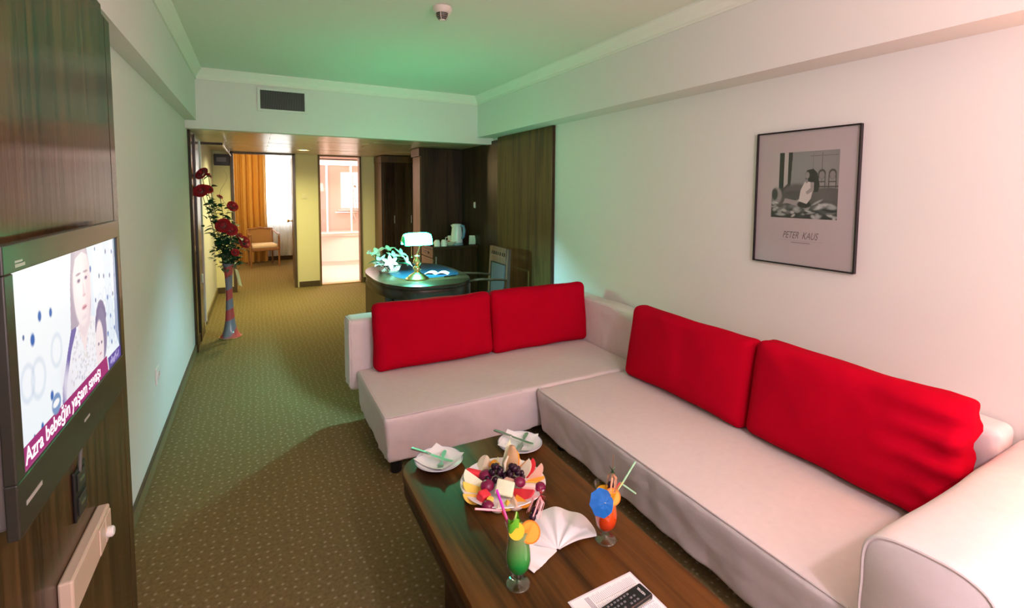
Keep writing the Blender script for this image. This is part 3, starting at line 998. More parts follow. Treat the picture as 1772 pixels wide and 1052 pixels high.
# ------------------------------------------------------------------ sofa in two linen-covered sections
def fabric(h, seed, amp=.006, taper=0, hang=0, crease=.007):
    off = Vector((seed * 7.3, seed * 3.1, seed))
    def fn(q):
        n = noise.noise(Vector((q.x * 4, q.y * 4, q.z * 9)) + off) * amp
        n2 = noise.noise(Vector((q.x * 14, q.y * 14, q.z * 3)) + off) * amp * .55
        low = max(0, min(1, (h[2] - .03 - q.z) / (2 * h[2])))
        sx = 1 - taper * low / max(h[0], .01) if abs(q.x) > h[0] * .6 else 1
        x, y = q.x, q.y
        d = taper * low
        x -= math.copysign(d, q.x) * min(1, abs(q.x) / h[0]) ** 8
        y -= math.copysign(d, q.y) * min(1, abs(q.y) / h[1]) ** 8
        w = hang * low * noise.noise(Vector((q.x * 9, q.y * 9, 1.7)) + off)
        cr = noise.noise(Vector((q.x * 7 + q.z * 5, q.y * 7 - q.z * 5, q.z * 6)) + off)
        w += -crease * max(0, 1 - abs(cr) * 7) * (1 if q.z < h[2] - .03 else .35)
        if abs(q.y) >= h[1] - .045: y += w + n + n2
        if abs(q.x) >= h[0] - .045: x += w + n + n2
        z = q.z + (n * .9 if q.z > 0 else hang * .6 * noise.noise(Vector((q.x * 6, q.y * 6, 5)) + off))
        return (x, y, z)
    return fn
def block(name, parent, x0, y0, z0, x1, y1, z1, r, seed, amp=.005, taper=0, hang=0, step=.026):
    h = ((x1 - x0) / 2, (y1 - y0) / 2, (z1 - z0) / 2)
    c = ((x0 + x1) / 2, (y0 + y1) / 2, (z0 + z1) / 2)
    return MB().rbox(h, r, step, fabric(h, seed, amp, taper, hang)).build(name, M_lin, parent, 'all', loc=c)
def piping(parent, pts, r=.0042):
    return MB().tube(pts, r, 6).build('piping', M_lin, parent, True)
def feet(parent, spots):
    for x, y in spots:
        MB().lathe([(.028, 0), (.032, .01), (.030, .10)], 14, Matrix.Translation((x, y, 0))).build('foot', M_black, parent, True)

s1 = thing('sofa', 'beige slipcovered sofa section facing the camera with two red cushions', 'sofa')
block('seat', s1, .55, 2.425, .085, 2.262, 3.195, .34, .022, 1, .006, .018, .012)
block('backrest', s1, .505, 3.20, .20, 2.262, 3.37, .668, .030, 2, .005, 0, .006)
piping(s1, [(.56, 3.16, .337), (.556, 2.8, .339), (.556, 2.445, .338), (.575, 2.43, .339), (1.0, 2.430, .340), (1.35, 2.431, .339)])
piping(s1, [(.510, 3.205, .24), (.510, 3.203, .63), (.515, 3.215, .660), (.512, 3.35, .660), (.508, 3.365, .63), (.508, 3.365, .24)], .0045)
feet(s1, ((.63, 2.52), (.63, 3.12), (2.1, 3.1)))
s2 = thing('sofa', 'long beige slipcovered sofa section along the right wall with fat armrest', 'sofa')
block('seat', s2, 1.435, .66, .085, 2.262, 2.418, .34, .022, 3, .006, .03, .013)
block('backrest', s2, 2.268, .66, .20, 2.412, 3.37, .672, .030, 4, .006, 0, .006)
piping(s2, [(1.47, 2.412, .339), (1.449, 2.405, .339), (1.440, 2.38, .339), (1.440, 1.7, .341), (1.440, 1.1, .339), (1.440, .70, .339)])
piping(s2, [(2.272, 2.43, .655), (2.272, 3.19, .655)], .004)
# fat armrest with a rounded top, running from the front edge back to the wall
ap = [(.662, .10), (.660, .30), (.662, .52), (.658, .585), (.640, .618), (.600, .636), (.53, .648), (.46, .648), (.41, .632), (.385, .595), (.372, .52), (.37, .30), (.372, .10)]
for _ in range(2):                       # soften the outline
    ap = [ap[0]] + [(a[0] * t + b[0] * (1 - t), a[1] * t + b[1] * (1 - t)) for a, b in zip(ap[:-1], ap[1:]) for t in (.75, .25)] + [ap[-1]]
def arm_ring(x, s_, dz):
    cy, cz = .516, .36
    out = []
    for i, (y, z) in enumerate(ap):
        w = .005 * noise.noise(Vector((x * 7, y * 9, z * 9)))
        out.append((x, cy + (y - cy) * s_ + w, cz + (z - cz) * (1 - (1 - s_) * .6) + dz + w))
    return out
xs = [1.402, 1.408, 1.42, 1.44] + [1.44 + .97 * i / 18 for i in range(1, 19)]
av, af = [], []
for i, x in enumerate(xs):
    s_ = (.93, .975, 1.0)[i] if i < 3 else 1.0
    av += arm_ring(x, s_, .012 * math.sin(3 * x) + .02 * max(0, (x - 1.8)) )
n = len(ap)
for i in range(len(xs) - 1):
    for k in range(n):
        k2 = (k + 1) % n
        af.append((i * n + k, i * n + k2, (i + 1) * n + k2, (i + 1) * n + k))
af.append(tuple(range(n))[::-1]); af.append(tuple((len(xs) - 1) * n + k for k in range(n)))
MB().add(av, af).build('armrest', M_lin, s2, 'all')
q = arm_ring(1.408, .985, .012 * math.sin(3 * 1.408))
MB().tube([(1.407, y, z) for _, y, z in q], .0055, 8).build('piping', M_lin, s2, True)
feet(s2, ((1.55, .75), (1.55, 2.3), (2.2, 1.5)))

# red cushions
def red_cushion(label, loc, rot, w, h, d, seed, crumple=0, group='red cushions on the sofa'):
    H = (w / 2, d / 2, h / 2)
    off = Vector((seed * 11.7, seed * 5.1, 0))
    def fn(q):
        u, v = q.x / H[0], q.z / H[2]
        b = 1 + .30 * (1 - abs(u) ** 3) * (1 - abs(v) ** 3) - .22 * max(abs(u), abs(v)) ** 6
        y = q.y * b
        n = noise.noise(Vector((q.x * 5, q.z * 5, seed))) * .012 + noise.noise(Vector((q.x * 13, q.z * 13, seed))) * .004
        y += n * (1 - max(abs(u), abs(v)) ** 8)
        x = q.x * (1 - .008 * (1 - v * v)) + .006 * noise.noise(Vector((q.z * 6, q.y * 9, seed)))
        z = q.z * (1 - .022 * (1 - u * u)) + .010 * noise.noise(Vector((q.x * 4, q.y * 9, seed + 3)))
        if crumple:
            k = max(0, (u - .25) / .75) ** 1.3
            y += crumple * k * (.018 * math.sin(v * 15 + 2.5 * noise.noise(Vector((q.x * 6, q.z * 3, 1)))) + .02 * noise.noise(Vector((q.x * 9, q.z * 16, 2))))
            z += crumple * k * .015 * noise.noise(Vector((q.x * 10, q.y * 8, 4)))
            x -= crumple * k * (.010 + .006 * math.sin(v * 9))
        return (x, y, z)
    o = MB().rbox(H, min(.045, d * .36), .02, fn).build('cushion', M_red, None, 'all', loc=loc, rot=rot)
    tag(o, label, 'cushion', group)
    return o
red_cushion('red cushion nearest the carpet aisle, at the open end of the far sofa section', (1.052, 3.118, .562), (math.radians(-6), 0, 0), .825, .440, .135, 1)
red_cushion('red cushion beside it in the sofa corner, leaning on the far backrest', (1.872, 3.115, .566), (math.radians(-6), 0, math.radians(-.5)), .815, .452, .135, 2)
red_cushion('smooth red cushion against the right wall, under the left edge of the framed poster', (2.128, 1.927, .565), (math.radians(-9), 0, math.radians(-90)), .85, .445, .15, 3)
red_cushion('large creased red cushion against the right wall beside the fat armrest', (2.130, 1.085, .572), (math.radians(-9), 0, math.radians(-91)), .82, .455, .16, 4, 1.0)

# ------------------------------------------------------------------ coffee table
ct = thing('coffee_table', 'low brown oak coffee table with rounded corners in front of the sofa', 'coffee table')
ctp = rrect(.468, .50, 1.070, 1.885, [.13, .12, .17, .20], 10)
TZ = .42
MB().slab(ctp, .385, TZ, .008).build('tabletop', M_table, ct, True)
MB().slab([(.77 + (x - .77) * .985, 1.19 + (y - 1.19) * .992) for x, y in ctp], .335, .3845, .004).build('apron', M_tabled, ct, True)
for y0, y1 in ((.62, 1.02), (1.36, 1.50)):
    MB().box(.535, y0, 0, 1.0, y1, .335, .006).build('leg', M_tabled, ct)

# things on the table -------------------------------------------------
def small_plate(loc, lbl):
    t = thing('dessert_plate', lbl, 'plate', loc, 0, 'dessert plates set on the coffee table')
    MB().lathe([(0, .004), (.052, .004), (.058, .003), (.093, .016), (.0945, .0175), (.093, .0185), (.060, .008), (.052, .0065), (0, .0065)], 40).build('dish', M_porc, t, True)
    lab(MB().lathe([(.0935, .0186), (.0925, .0192), (.0905, .0186)], 40).build('rim_line', mat('plate_rim_blue', (.30, .33, .45), .25), t, True), 'thin bluish rim line')
    return t
P1, P2 = (.618, 1.790, TZ), (.968, 1.758, TZ)
small_plate(P1, 'small white plate at the far left corner of the coffee table, nearest the aisle')
small_plate(P2, 'small white plate at the far right corner of the table, nearest the sofa corner')
def paper_napkin(c, rz, lbl):
    def f(u, v):
        x, y = (u - .5) * .142, (v - .5) * .142
        r = math.hypot(x, y)
        z = .0075 + max(0, r - .055) * .42 + .0012 * math.sin(40 * x) * math.sin(33 * y)
        return (x, y, z)
    mbx = MB().grid(f, 14, 14).grid(lambda u, v: tuple(Vector(f(u, v)) + Vector((0, 0, .0012))), 14, 14)
    o = mbx.build('paper_napkin', M_paper, None, True, loc=c, rot=(0, 0, rz))
    return tag(o, lbl, 'napkin', 'paper napkins on the dessert plates')
paper_napkin((P1[0] + .002, P1[1] + .004, TZ), .55, 'white paper napkin on the plate at the far left table corner')
paper_napkin((P2[0] - .004, P2[1] + .006, TZ), .80, 'white paper napkin on the plate nearest the sofa corner')
def knife(a, b, lbl):
    a, b = Vector(a), Vector(b)
    L = (b - a).length
    d = (b - a).normalized()
    t = thing('table_knife', lbl, 'knife', a, 0, 'knives on the dessert plates')
    side = Vector((-d.y, d.x, 0)).normalized()
    m = frame_m((0, 0, 0), d, side)
    MB().rbox((L * .23, .0065, .0035), .003, .02, None, m @ Matrix.Translation((L * .23, 0, .0035))).build('handle', M_steel, t, 'all')
    bl = [(L * .46, -.003), (L * .52, -.007), (L * .9, -.009), (L * .97, -.006), (L, .002), (L * .98, .007), (L * .46, .005)]
    MB().prism(bl, .002, .0038, m).build('blade', M_steel, t)
    return t
def fork(a, b, lbl):
    a, b = Vector(a), Vector(b)
    L = (b - a).length
    d = (b - a).normalized()
    side = Vector((-d.y, d.x, 0)).normalized()
    m = frame_m((0, 0, 0), d, side)
    t = thing('dessert_fork', lbl, 'fork', a, 0, 'forks on the dessert plates')
    MB().prism([(0, -.004), (.01, -.0085), (.03, -.008), (L * .45, -.003), (L * .66, -.003), (L * .66, .003), (L * .45, .003), (.03, .008), (.01, .0085), (0, .004)], .001, .0032, m).build('handle', M_steel, t)
    hd = MB().prism([(L * .655, -.003), (L * .72, -.0105), (L * .80, -.0115), (L * .80, .0115), (L * .72, .0105), (L * .655, .003)], .001, .003, m)
    hd.build('head', M_steel, t)
    for k in range(4):
        y = -.0095 + k * .0063
        MB().prism([(L * .80, y - .0017), (L, y - .001), (L, y + .001), (L * .80, y + .0017)], .001, .0026, m).build('tine', M_steel, t)
    return t
zc = TZ + .020
fork((P1[0] + .040, P1[1] + .040, zc), (P1[0] - .022, P1[1] - .072, TZ + .0135), 'fork on the far left plate, lying under the knife')
knife((.534, 1.884, TZ + .0315), (.655, 1.728, TZ + .023), 'knife across the far left plate with its handle past the rim')
fork((P2[0] + .062, P2[1] + .046, zc), (P2[0] - .034, P2[1] - .050, TZ + .0135), 'fork on the plate nearest the sofa corner, under the knife')
knife((.899, 1.868, TZ + .0315), (1.000, 1.700, TZ + .023), 'knife across the plate nearest the sofa corner')

BP = (.772, 1.528, TZ)
bp_ = thing('fruit_platter', 'large round white plate piled with cut fruit', 'plate', BP)
MB().lathe([(0, .005), (.095, .005), (.105, .004), (.152, .022), (.156, .025), (.154, .027), (.108, .011), (.095, .009), (0, .009)], 56).build('dish', M_porc, bp_, True)

def fmat(name, c, rough=.3, sss=.25, var=.12):
    return mat('fruit_' + name, c, rough, .5, var=var, vscale=60, sss=sss)
F = dict(pear=fmat('pear', (.86, .78, .58)), melon=fmat('pale_melon', (.74, .80, .56)), orange=fmat('orange', (.93, .38, .03)),
         peach=fmat('peach', (.93, .55, .10)), red=fmat('watermelon', (.78, .04, .06)), plum=fmat('plum', (.20, .008, .06), .15, .1),
         yellow=fmat('yellow_melon', (.95, .64, .10)), pink=fmat('pink_apple', (.92, .58, .45)), white=fmat('white_apple', (.90, .80, .66)),
         tan=fmat('tan_peel', (.56, .36, .18), .6, .05), rind=fmat('rind', (.45, .52, .20)), pale=fmat('pale_pink', (.92, .70, .58)))
def wedge(r, ang, squash=(1, 1, 1), nseg=5, nv=10):
    """slice of a round fruit: curved skin and two flat cut faces meeting along a core line"""
    vs, fs = [], []
    for j in range(nv + 1):
        ph = -PI / 2 + PI * j / nv
        vs.append((0, 0, r * math.sin(ph) * squash[2] * .97))
        for k in range(nseg + 1):
            a = -ang / 2 + ang * k / nseg
            vs.append((r * math.cos(ph) * math.cos(a) * squash[0], r * math.cos(ph) * math.sin(a) * squash[1], r * math.sin(ph) * squash[2]))
    w = nseg + 2
    for j in range(nv):
        o = j * w
        for k in range(w):
            k2 = (k + 1) % w
            fs.append((o + k, o + k2, o + w + k2, o + w + k))
    return MB().add(vs, fs)
FRUIT = [  # label, colour, shape, x, y, size, height above the plate, (rotx, roty, rotz in degrees)
 ('pointed white pear slice at the back left rim of the fruit plate', 'pear', 'w', .742, 1.640, .040, .034, (20, 30, 60)),
 ('orange chunk behind the left bunch of grapes', 'orange', 'c', .786, 1.630, .030, .030, (30, 20, 40)),
 ('tall pale melon slice standing behind the tan ridged slice', 'melon', 't', .832, 1.615, .050, .070, (-12, -10, -120)),
 ('thin orange slice standing right behind the tan ridged slice', 'orange', 't', .848, 1.598, .038, .052, (-10, 12, -80)),
 ('white apple piece behind the right bunch of grapes', 'white', 'w', .858, 1.598, .034, .030, (10, 60, 40)),
 ('orange slice at the back right of the plate', 'orange', 'w', .872, 1.572, .038, .030, (0, 70, 20)),
 ('red watermelon stick at the left rear of the plate', 'red', 's', .705, 1.602, .048, .030, (0, 8, -35)),
 ('whole dark plum left of the left bunch of grapes', 'plum', 'p', .727, 1.580, .024, .030, (0, 0, 0)),
 ('pale cream melon slice leaning right of the right bunch of grapes', 'pear', 't', .850, 1.540, .044, .046, (-20, 35, -60)),
 ('red watermelon slice standing at the right rear', 'red', 't', .876, 1.540, .038, .042, (-15, 30, -50)),
 ('pink apple slice with pointed tip at the right rim', 'pink', 't', .893, 1.512, .036, .038, (-10, 40, -40)),
 ('upper orange segment at the right rim', 'orange', 'w', .886, 1.486, .034, .028, (0, 80, -20)),
 ('lower orange segment at the right rim, under the upper one', 'yellow', 'w', .866, 1.478, .036, .024, (0, 85, -40)),
 ('purple plum half alone at the right edge of the plate', 'plum', 'p', .873, 1.432, .019, .026, (20, 0, 20)),
 ('long pale slice pointing to the purple plum half', 'pale', 's', .852, 1.447, .044, .024, (0, 0, -30)),
 ('large glossy red watermelon slice at the front right', 'red', 'w', .808, 1.440, .046, .034, (0, 75, -60)),
 ('red half plum lying on the watermelon slice', 'plum', 'p', .806, 1.462, .020, .048, (0, 20, 0)),
 ('orange wedge at the front right rim', 'orange', 'w', .788, 1.404, .036, .024, (0, 90, -75)),
 ('cream apple wedge at the front rim pointing outwards', 'pale', 'w', .756, 1.406, .040, .026, (0, 80, -110)),
 ('small yellow wedge at the front rim below the green melon', 'yellow', 'w', .728, 1.410, .030, .022, (0, 85, -120)),
 ('pale green melon block in front of the tan ridged slice', 'melon', 'b', .745, 1.460, .040, .044, (50, 10, -35)),
 ('white apple piece under the pink straw tip', 'white', 'w', .698, 1.418, .034, .022, (10, 70, -110)),
 ('dark plum slice at the front left rim', 'plum', 'p', .665, 1.428, .020, .022, (0, 10, -30)),
 ('small yellow orange piece behind the dark plum slice', 'yellow', 'c', .682, 1.448, .020, .026, (10, 10, 40)),
 ('red watermelon chunk at the left front of the plate', 'red', 'c', .671, 1.476, .034, .028, (20, 10, 20)),
 ('shiny red plum at the left of the grapes, above the watermelon chunk', 'plum', 'p', .700, 1.508, .024, .038, (0, 0, 0)),
 ('lower orange peach slice at the left rim', 'peach', 'w', .645, 1.504, .042, .026, (0, 75, 175)),
 ('upper yellow peach slice at the left rim', 'yellow', 'w', .662, 1.546, .042, .032, (0, 65, 165)),
 ('long pale green melon slice at the left rear rim', 'melon', 'w', .690, 1.575, .055, .036, (0, 60, 140)),
 ('pale chunk buried in the middle of the fruit', 'pink', 'c', .775, 1.500, .040, .024, (0, 0, 30)),
]
for k, (lb, cm, sh, x, y, s_, z, ro) in enumerate(FRUIT):
    if sh == 'w':
        m_ = wedge(s_ * .9, 1.5, (.82, 1, 1.05)); nm = 'fruit_slice'
    elif sh == 't':
        m_ = wedge(s_, .55, (.85, .85, 1.15)); nm = 'fruit_slice'
    elif sh == 'p':
        m_ = MB().ell((0, 0, 0), (s_ * 1.1, s_, s_ * .85), 18, 12); nm = 'plum'
    elif sh == 's':
        m_ = MB().rbox((s_, s_ * .28, s_ * .26), s_ * .2, .02); nm = 'fruit_stick'
    elif sh == 'b':
        m_ = MB().rbox((s_ * .8, s_ * .62, s_ * .28), s_ * .16, .02); nm = 'fruit_chunk'
    else:
        m_ = MB().rbox((s_ * .62, s_ * .5, s_ * .45), s_ * .22, .02); nm = 'fruit_chunk'
    o = m_.build(nm, F[cm], None, 'all' if sh in 'p' else True, loc=(x, y, TZ + z), rot=[math.radians(a) for a in ro])
    tag(o, lb, 'fruit', 'cut fruit on the big plate')
# tan ridged slice standing in the middle
tn = thing('fruit_fan', 'tan ridged half slice of peeled fruit standing upright amid the grapes', 'fruit', (.800, 1.548, TZ + .012), (math.radians(-12), math.radians(6), math.radians(-35)))
def fanf(u, v):
    x = (u - .5) * .046 * math.sin(PI * (v * .84 + .08)) ** .7 + .010 * math.sin(3 * v)
    return (x, .006 * math.cos(PI * (u - .5)) + .0032 * math.sin(u * 40) * (1 if u > .5 else .4), .004 + .118 * v)
MB().grid(fanf, 26, 18).grid(lambda u, v: (fanf(u, v)[0], -.006 * math.cos(PI * (u - .5)) - .001, fanf(u, v)[2]), 26, 18).build('flesh', F['tan'], tn, True)
lab(MB().tube([(-.012, -.008, .03), (-.016, -.010, .06), (-.008, -.009, .085)], [.004, .006, .003], 8).build('core', F['pear'], tn, True), 'pale core streak')
gr0 = None
M_grape = fmat('dark_grape', (.030, .006, .022), .22, .05)
for nm_, lb, cx_, cy_, cnt, seed in (('left', 'bunch of dark grapes left of the tan ridged slice', .757, 1.562, 17, 1), ('right', 'bunch of dark grapes right of the tan ridged slice', .815, 1.528, 18, 2)):
    g = thing('grape_bunch', lb, 'grapes', (cx_, cy_, TZ + .012), 0, 'grape bunches on the fruit plate')
    r2 = random.Random(seed)
    MB().tube([(0, 0, .02), (.01, .005, .05), (.02, .02, .075)], .0016, 6).build('stalk', F['rind'], g)
    for i in range(cnt):
        lay = 0 if i < 8 else (1 if i < 14 else 2)
        a = i * 2.4
        rr = (.030, .020, .008)[lay] * (.7 + .5 * r2.random())
        p = (rr * math.cos(a), rr * math.sin(a), .016 + .0185 * lay + r2.uniform(-.003, .004))
        if gr0 is None:
            gr0 = MB().ell((0, 0, 0), (.0105, .0105, .012), 12, 8).build('grape', M_grape, g, 'all', loc=p)
        else:
            inst(gr0, g, p, (r2.random(), r2.random(), 0), r2.uniform(.85, 1.12))

# drinks --------------------------------------------------------------
def hurricane(name, lbl, loc, stops, rot=0):
    t = thing(name, lbl, 'drink', loc, rot)
    prof = [(.0, .004), (.030, .003), (.0335, .001), (.034, .0025), (.030, .0045), (.010, .008), (.005, .014), (.0045, .020), (.007, .026), (.018, .034), (.030, .050), (.0345, .072), (.0330, .098), (.0290, .126), (.0300, .150), (.0360, .172), (.0385, .180)]
    MB().lathe(prof, 36).build('glass', M_glass, t, 'all')
    liq = [(.0, .030), (.016, .0355), (.0282, .051), (.0328, .072), (.0312, .098), (.0274, .126), (.0283, .150), (.0300, .158), (.0, .158)]
    MB().lathe(liq, 32).build('drink', gradz(name + '_liquid', stops, .1, .35), t, True)
    return t
gd = hurricane('green_cocktail', 'green layered cocktail in a stemmed hurricane glass at the front of the table', (.613, 1.117, TZ),
               [(0, (.0, .24, .045)), (.32, (.006, .38, .06)), (.5, (.10, .45, .10)), (.8, (.26, .46, .16)), (1, (.42, .52, .22))], .6)
od = hurricane('orange_cocktail', 'orange-red layered cocktail in a stemmed hurricane glass beside the sofa', (.937, 1.144, TZ),
               [(0, (.80, .035, .008)), (.35, (.90, .07, .008)), (.6, (.93, .14, .01)), (.85, (.95, .30, .015)), (1, (.95, .42, .02))], .6)
M_pink = mat('pink_straw', (.90, .14, .42), .35)
M_mag = mat('magenta_straw', (.80, .05, .62), .35)
M_strg = mat('pale_green_straw', (.36, .66, .40), .35)
M_stry = mat('yellow_green_straw', (.60, .66, .25), .35)
M_redp = mat('red_plastic', (.80, .05, .05), .35)
M_leafg = mat('lime_green', (.14, .50, .03), .35)
M_lemon = mat('lemon_yellow', (.90, .62, .03), .4, sss=.1)
M_osl = mat('orange_flesh', (.96, .36, .008), .35, sss=.2)
M_orind = mat('orange_rind', (.95, .22, .0), .5)
def disc(r, th, c, nrm, m1, name, parent, rind=None, seg=24):
    """round slice of fruit, thin along nrm"""
    nrm = Vector(nrm).normalized()
    q = Vector((0, 0, 1)).rotation_difference(nrm).to_matrix().to_4x4()
    m = Matrix.Translation(c) @ q
    o = MB().lathe([(0, th * .5), (r * .86, th * .5), (r * .88, th * .42), (r, th * .4), (r, -th * .4), (r * .88, -th * .42), (r * .86, -th * .5), (0, -th * .5)], seg, m).build(name, m1, parent, True)
    if rind:
        MB().lathe([(r * .9, th * .53), (r * 1.01, th * .53), (r * 1.01, -th * .53), (r * .9, -th * .53), (r * .9, th * .53)], seg, m).build('rind', rind, o, True)
    return o
VIEW = Vector((-.48, -.80, .36))          # faces of the garnish turn towards the open side of the table
def obj_tag(o, lbl, cat, loc):
    o.location = loc
    return tag(o, lbl, cat)
G0, O0 = Vector((.613, 1.117, TZ)), Vector((.937, 1.144, TZ))
# green glass garnish
t = thing('orange_slice', 'round orange slice hooked on the green drink glass rim', 'fruit', G0 + Vector((.022, -.024, .158)))
disc(.028, .007, (0, 0, 0), (-.35, -.85, .38), M_osl, 'flesh', t, M_orind)
t = thing('lemon_slice', 'yellow lemon wheel on the left rim of the green drink', 'fruit', G0 + Vector((-.022, -.028, .178)))
disc(.021, .006, (0, 0, 0), (-.5, -.75, .42), M_lemon, 'flesh', t, M_lemon)
t = thing('lime_twist', 'curled green lime peel standing on the lemon wheel', 'fruit', G0 + Vector((-.026, -.022, .190)))
def curl(u, v):
    a = u * 2.3 * PI
    r = .020 * (1 - .35 * u)
    return (r * math.cos(a), r * math.sin(a) * .8, -.006 + .022 * u + .016 * (v - .5) * 1.6 + .006 * math.sin(3 * a))
MB().grid(curl, 36, 4).grid(lambda u, v: tuple(Vector(curl(u, v)) * .95), 36, 4).build('peel', M_leafg, t, True)
MB().tube([(0, 0, -.01), (.002, 0, .015), (.010, .004, .034)], [.005, .004, .001], 6).build('tip', mat('lime_tip', (.5, .75, .2), .4), t, True)
def straw(name, lbl, pts, m, m2=None, r=.0031):
    t = thing(name, lbl, 'straw', pts[0])
    p0 = Vector(pts[0])
    MB().tube([Vector(p) - p0 for p in pts[:2]], r, 10, cap=False).build('stem', m, t, True)
    if len(pts) > 2:
        MB().tube([Vector(p) - p0 for p in pts[1:3]], r, 10).build('bend', m2 or m, t, True)
    return t
straw('drinking_straw', 'pink straw with magenta tip leaning out of the green drink', [G0 + Vector((-.010, 0, .120)), G0 + Vector((-.054, -.01, .243)), G0 + Vector((-.074, -.015, .298))], M_pink, M_mag, .0036)
straw('drinking_straw', 'pale pink flexible straw sticking out sideways above the green drink', [G0 + Vector((-.016, .004, .150)), G0 + Vector((-.050, .004, .224)), G0 + Vector((-.128, .004, .253))], M_redp, mat('pale_pink_straw', (.92, .45, .48), .35), .0028)
def pick(lbl, base, tip, grapes, frill, seed, frill_r=.022):
    base, tip = Vector(base), Vector(tip)
    t = thing('cocktail_pick', lbl, 'cocktail pick', base)
    d = (tip - base)
    MB().tube([(0, 0, 0), d], .0009, 6).build('stick', M_chw, t)
    r2 = random.Random(seed)
    q = Vector((0, 0, 1)).rotation_difference(d.normalized()).to_matrix()
    mbx = MB()
    for i in range(46):
        a = r2.uniform(0, 2 * PI)
        el = r2.uniform(-.9, .9)
        L = frill_r * r2.uniform(.6, 1.15)
        v = q @ Vector((math.cos(a) * math.cos(el), math.sin(a) * math.cos(el), math.sin(el)))
        sd = v.cross(Vector((.3, .5, .8))).normalized() * .0011
        o_ = d * .93
        mbx.add([o_ - sd, o_ + sd, o_ + v * L + sd * .5, o_ + v * L - sd * .5], [(0, 1, 2, 3)])
    f = mbx.build('foil_frill', frill[0], t, kind='stuff')
    mbx = MB()
    for i in range(22):
        a = r2.uniform(0, 2 * PI)
        w = frill_r * .85
        p1 = d * .88
        p2 = p1 + q @ Vector((math.cos(a) * w, math.sin(a) * w, -.012))
        p3 = p1 + q @ Vector((math.cos(a) * w * 1.15, math.sin(a) * w * 1.15, -.040 - r2.uniform(0, .016)))
        sd = (p2 - p1).cross(Vector((0, 0, 1))).normalized() * .0012
        mbx.add([p1 - sd, p1 + sd, p2 + sd, p2 - sd, p3 + sd * .6, p3 - sd * .6], [(0, 1, 2, 3), (3, 2, 4, 5)])
    mbx.build('foil_strips', frill[1], t, kind='stuff')
    for i in range(grapes):
        o = inst(gr0, t, d * (.05 + .19 * i), (0, .4, i), .95)
    return t
M_foilg = mat('green_foil', (.04, .20, .07), .3, .5, .4)
M_foilo = mat('gold_pink_foil', (.75, .35, .20), .25, .5, .5)
M_foilr = mat('red_foil', (.72, .05, .07), .28, .5, .4)
M_foilp = mat('pink_white_foil', (.90, .42, .42), .35)
pick('pick with dark grapes and green foil frill in the orange drink', O0 + Vector((.002, -.010, .142)), O0 + Vector((.026, .004, .218)), 3, (M_foilg, M_foilo), 4, .019)
pick('pick with dark grapes and red foil frill in the green drink', G0 + Vector((.030, -.008, .165)), G0 + Vector((.078, .01, .235)), 3, (M_foilr, M_foilp), 5, .021)
tp = tag(MB().tube([(0, 0, 0), (.004, .002, .045)], .0009, 6).build('toothpick', M_chw, None), 'thin stick rising above the green frill of the orange drink', 'pick')
tp.location = O0 + Vector((.026, .004, .218))
t = thing('orange_slice', 'thick orange slice filling the top of the orange drink', 'fruit', O0 + Vector((.006, -.020, .148)))
disc(.025, .008, (0, 0, 0), (-.35, -.85, .38), M_osl, 'flesh', t, M_orind)
um = thing('paper_umbrella', 'blue paper cocktail umbrella on the orange drink', 'umbrella', O0 + Vector((-.040, -.026, .146)), (math.radians(52), math.radians(-34), .3))
M_blue = mat('blue_paper', (.004, .13, .48), .5)
uv, uf = [(0, 0, .020)], []
for r_i, (r, z) in enumerate(((.018, .013), (.041, .0))):
    for k in range(16):
        a = 2 * PI * k / 16
        q = r * (1 if k % 2 == 0 else .93)
        uv.append((q * math.cos(a), q * math.sin(a), z + (0 if k % 2 == 0 else .003)))
uf += [(0, 1 + k, 1 + (k + 1) % 16) for k in range(16)]
uf += [(1 + k, 17 + k, 17 + (k + 1) % 16, 1 + (k + 1) % 16) for k in range(16)]
canopy = MB().add(uv, uf).build('canopy', M_blue, um)
sm = canopy.modifiers.new('thickness', 'SOLIDIFY'); sm.thickness = .0006
for k in range(8):
    a = 2 * PI * k / 8
    MB().tube([(0, 0, .018), (.034 * math.cos(a), .034 * math.sin(a), -.0022)], .0006, 5).build('rib', M_chw, um)
MB().tube([(0, 0, .028), (0, 0, -.045)], .0011, 6).build('stick', mat('umbrella_stick', (.80, .74, .62), .5), um)
straw('drinking_straw', 'yellow-green straw leaning right out of the orange drink', [O0 + Vector((.012, 0, .120)), O0 + Vector((.066, .0, .168)), O0 + Vector((.118, .004, .218))], M_stry, M_strg, .0030)
straw('drinking_straw', 'short pale green bent straw pointing down right of the orange drink', [O0 + Vector((.016, .006, .128)), O0 + Vector((.058, .006, .164)), O0 + Vector((.120, .002, .112))], M_redp, M_strg, .0030)

# folded cloth napkin fan
nf = thing('napkin_fan', 'white cloth napkin folded into a pleated fan beside the drinks', 'napkin', (.778, 1.172, TZ), 0)
def napf(u, v):
    a = math.radians(-4 + 142 * u)
    edge = .128 + .030 * math.sin(PI * min(1, u * 1.15 + .05)) + .005 * math.sin(u * 14)
    r = .006 + edge * v
    pl_ = .5 + .5 * math.cos(2 * PI * u * 4.5)
    lift = (.004 + .052 * math.sin(PI * min(1, u * .9 + .08)) ** .9) * v ** .7
    return (r * math.cos(a), r * math.sin(a), .003 + lift * (.55 + .45 * pl_ * (1 - .45 * v)) * (1 - .45 * v * v) + .004 * math.sin(9 * u + 5 * v) * v)
MB().grid(napf, 56, 14).grid(lambda u, v: tuple(Vector(napf(u, v)) + Vector((0, 0, -.002))), 56, 14).build('fan', M_napk, nf, True)
def flap(u, v):
    a = math.radians(148 + 55 * u)
    r = .004 + (.135 - .02 * u) * v
    return (r * math.cos(a), r * math.sin(a), .003 + (.022 * (1 - u) + .004 * math.sin(11 * v + 4 * u)) * v)
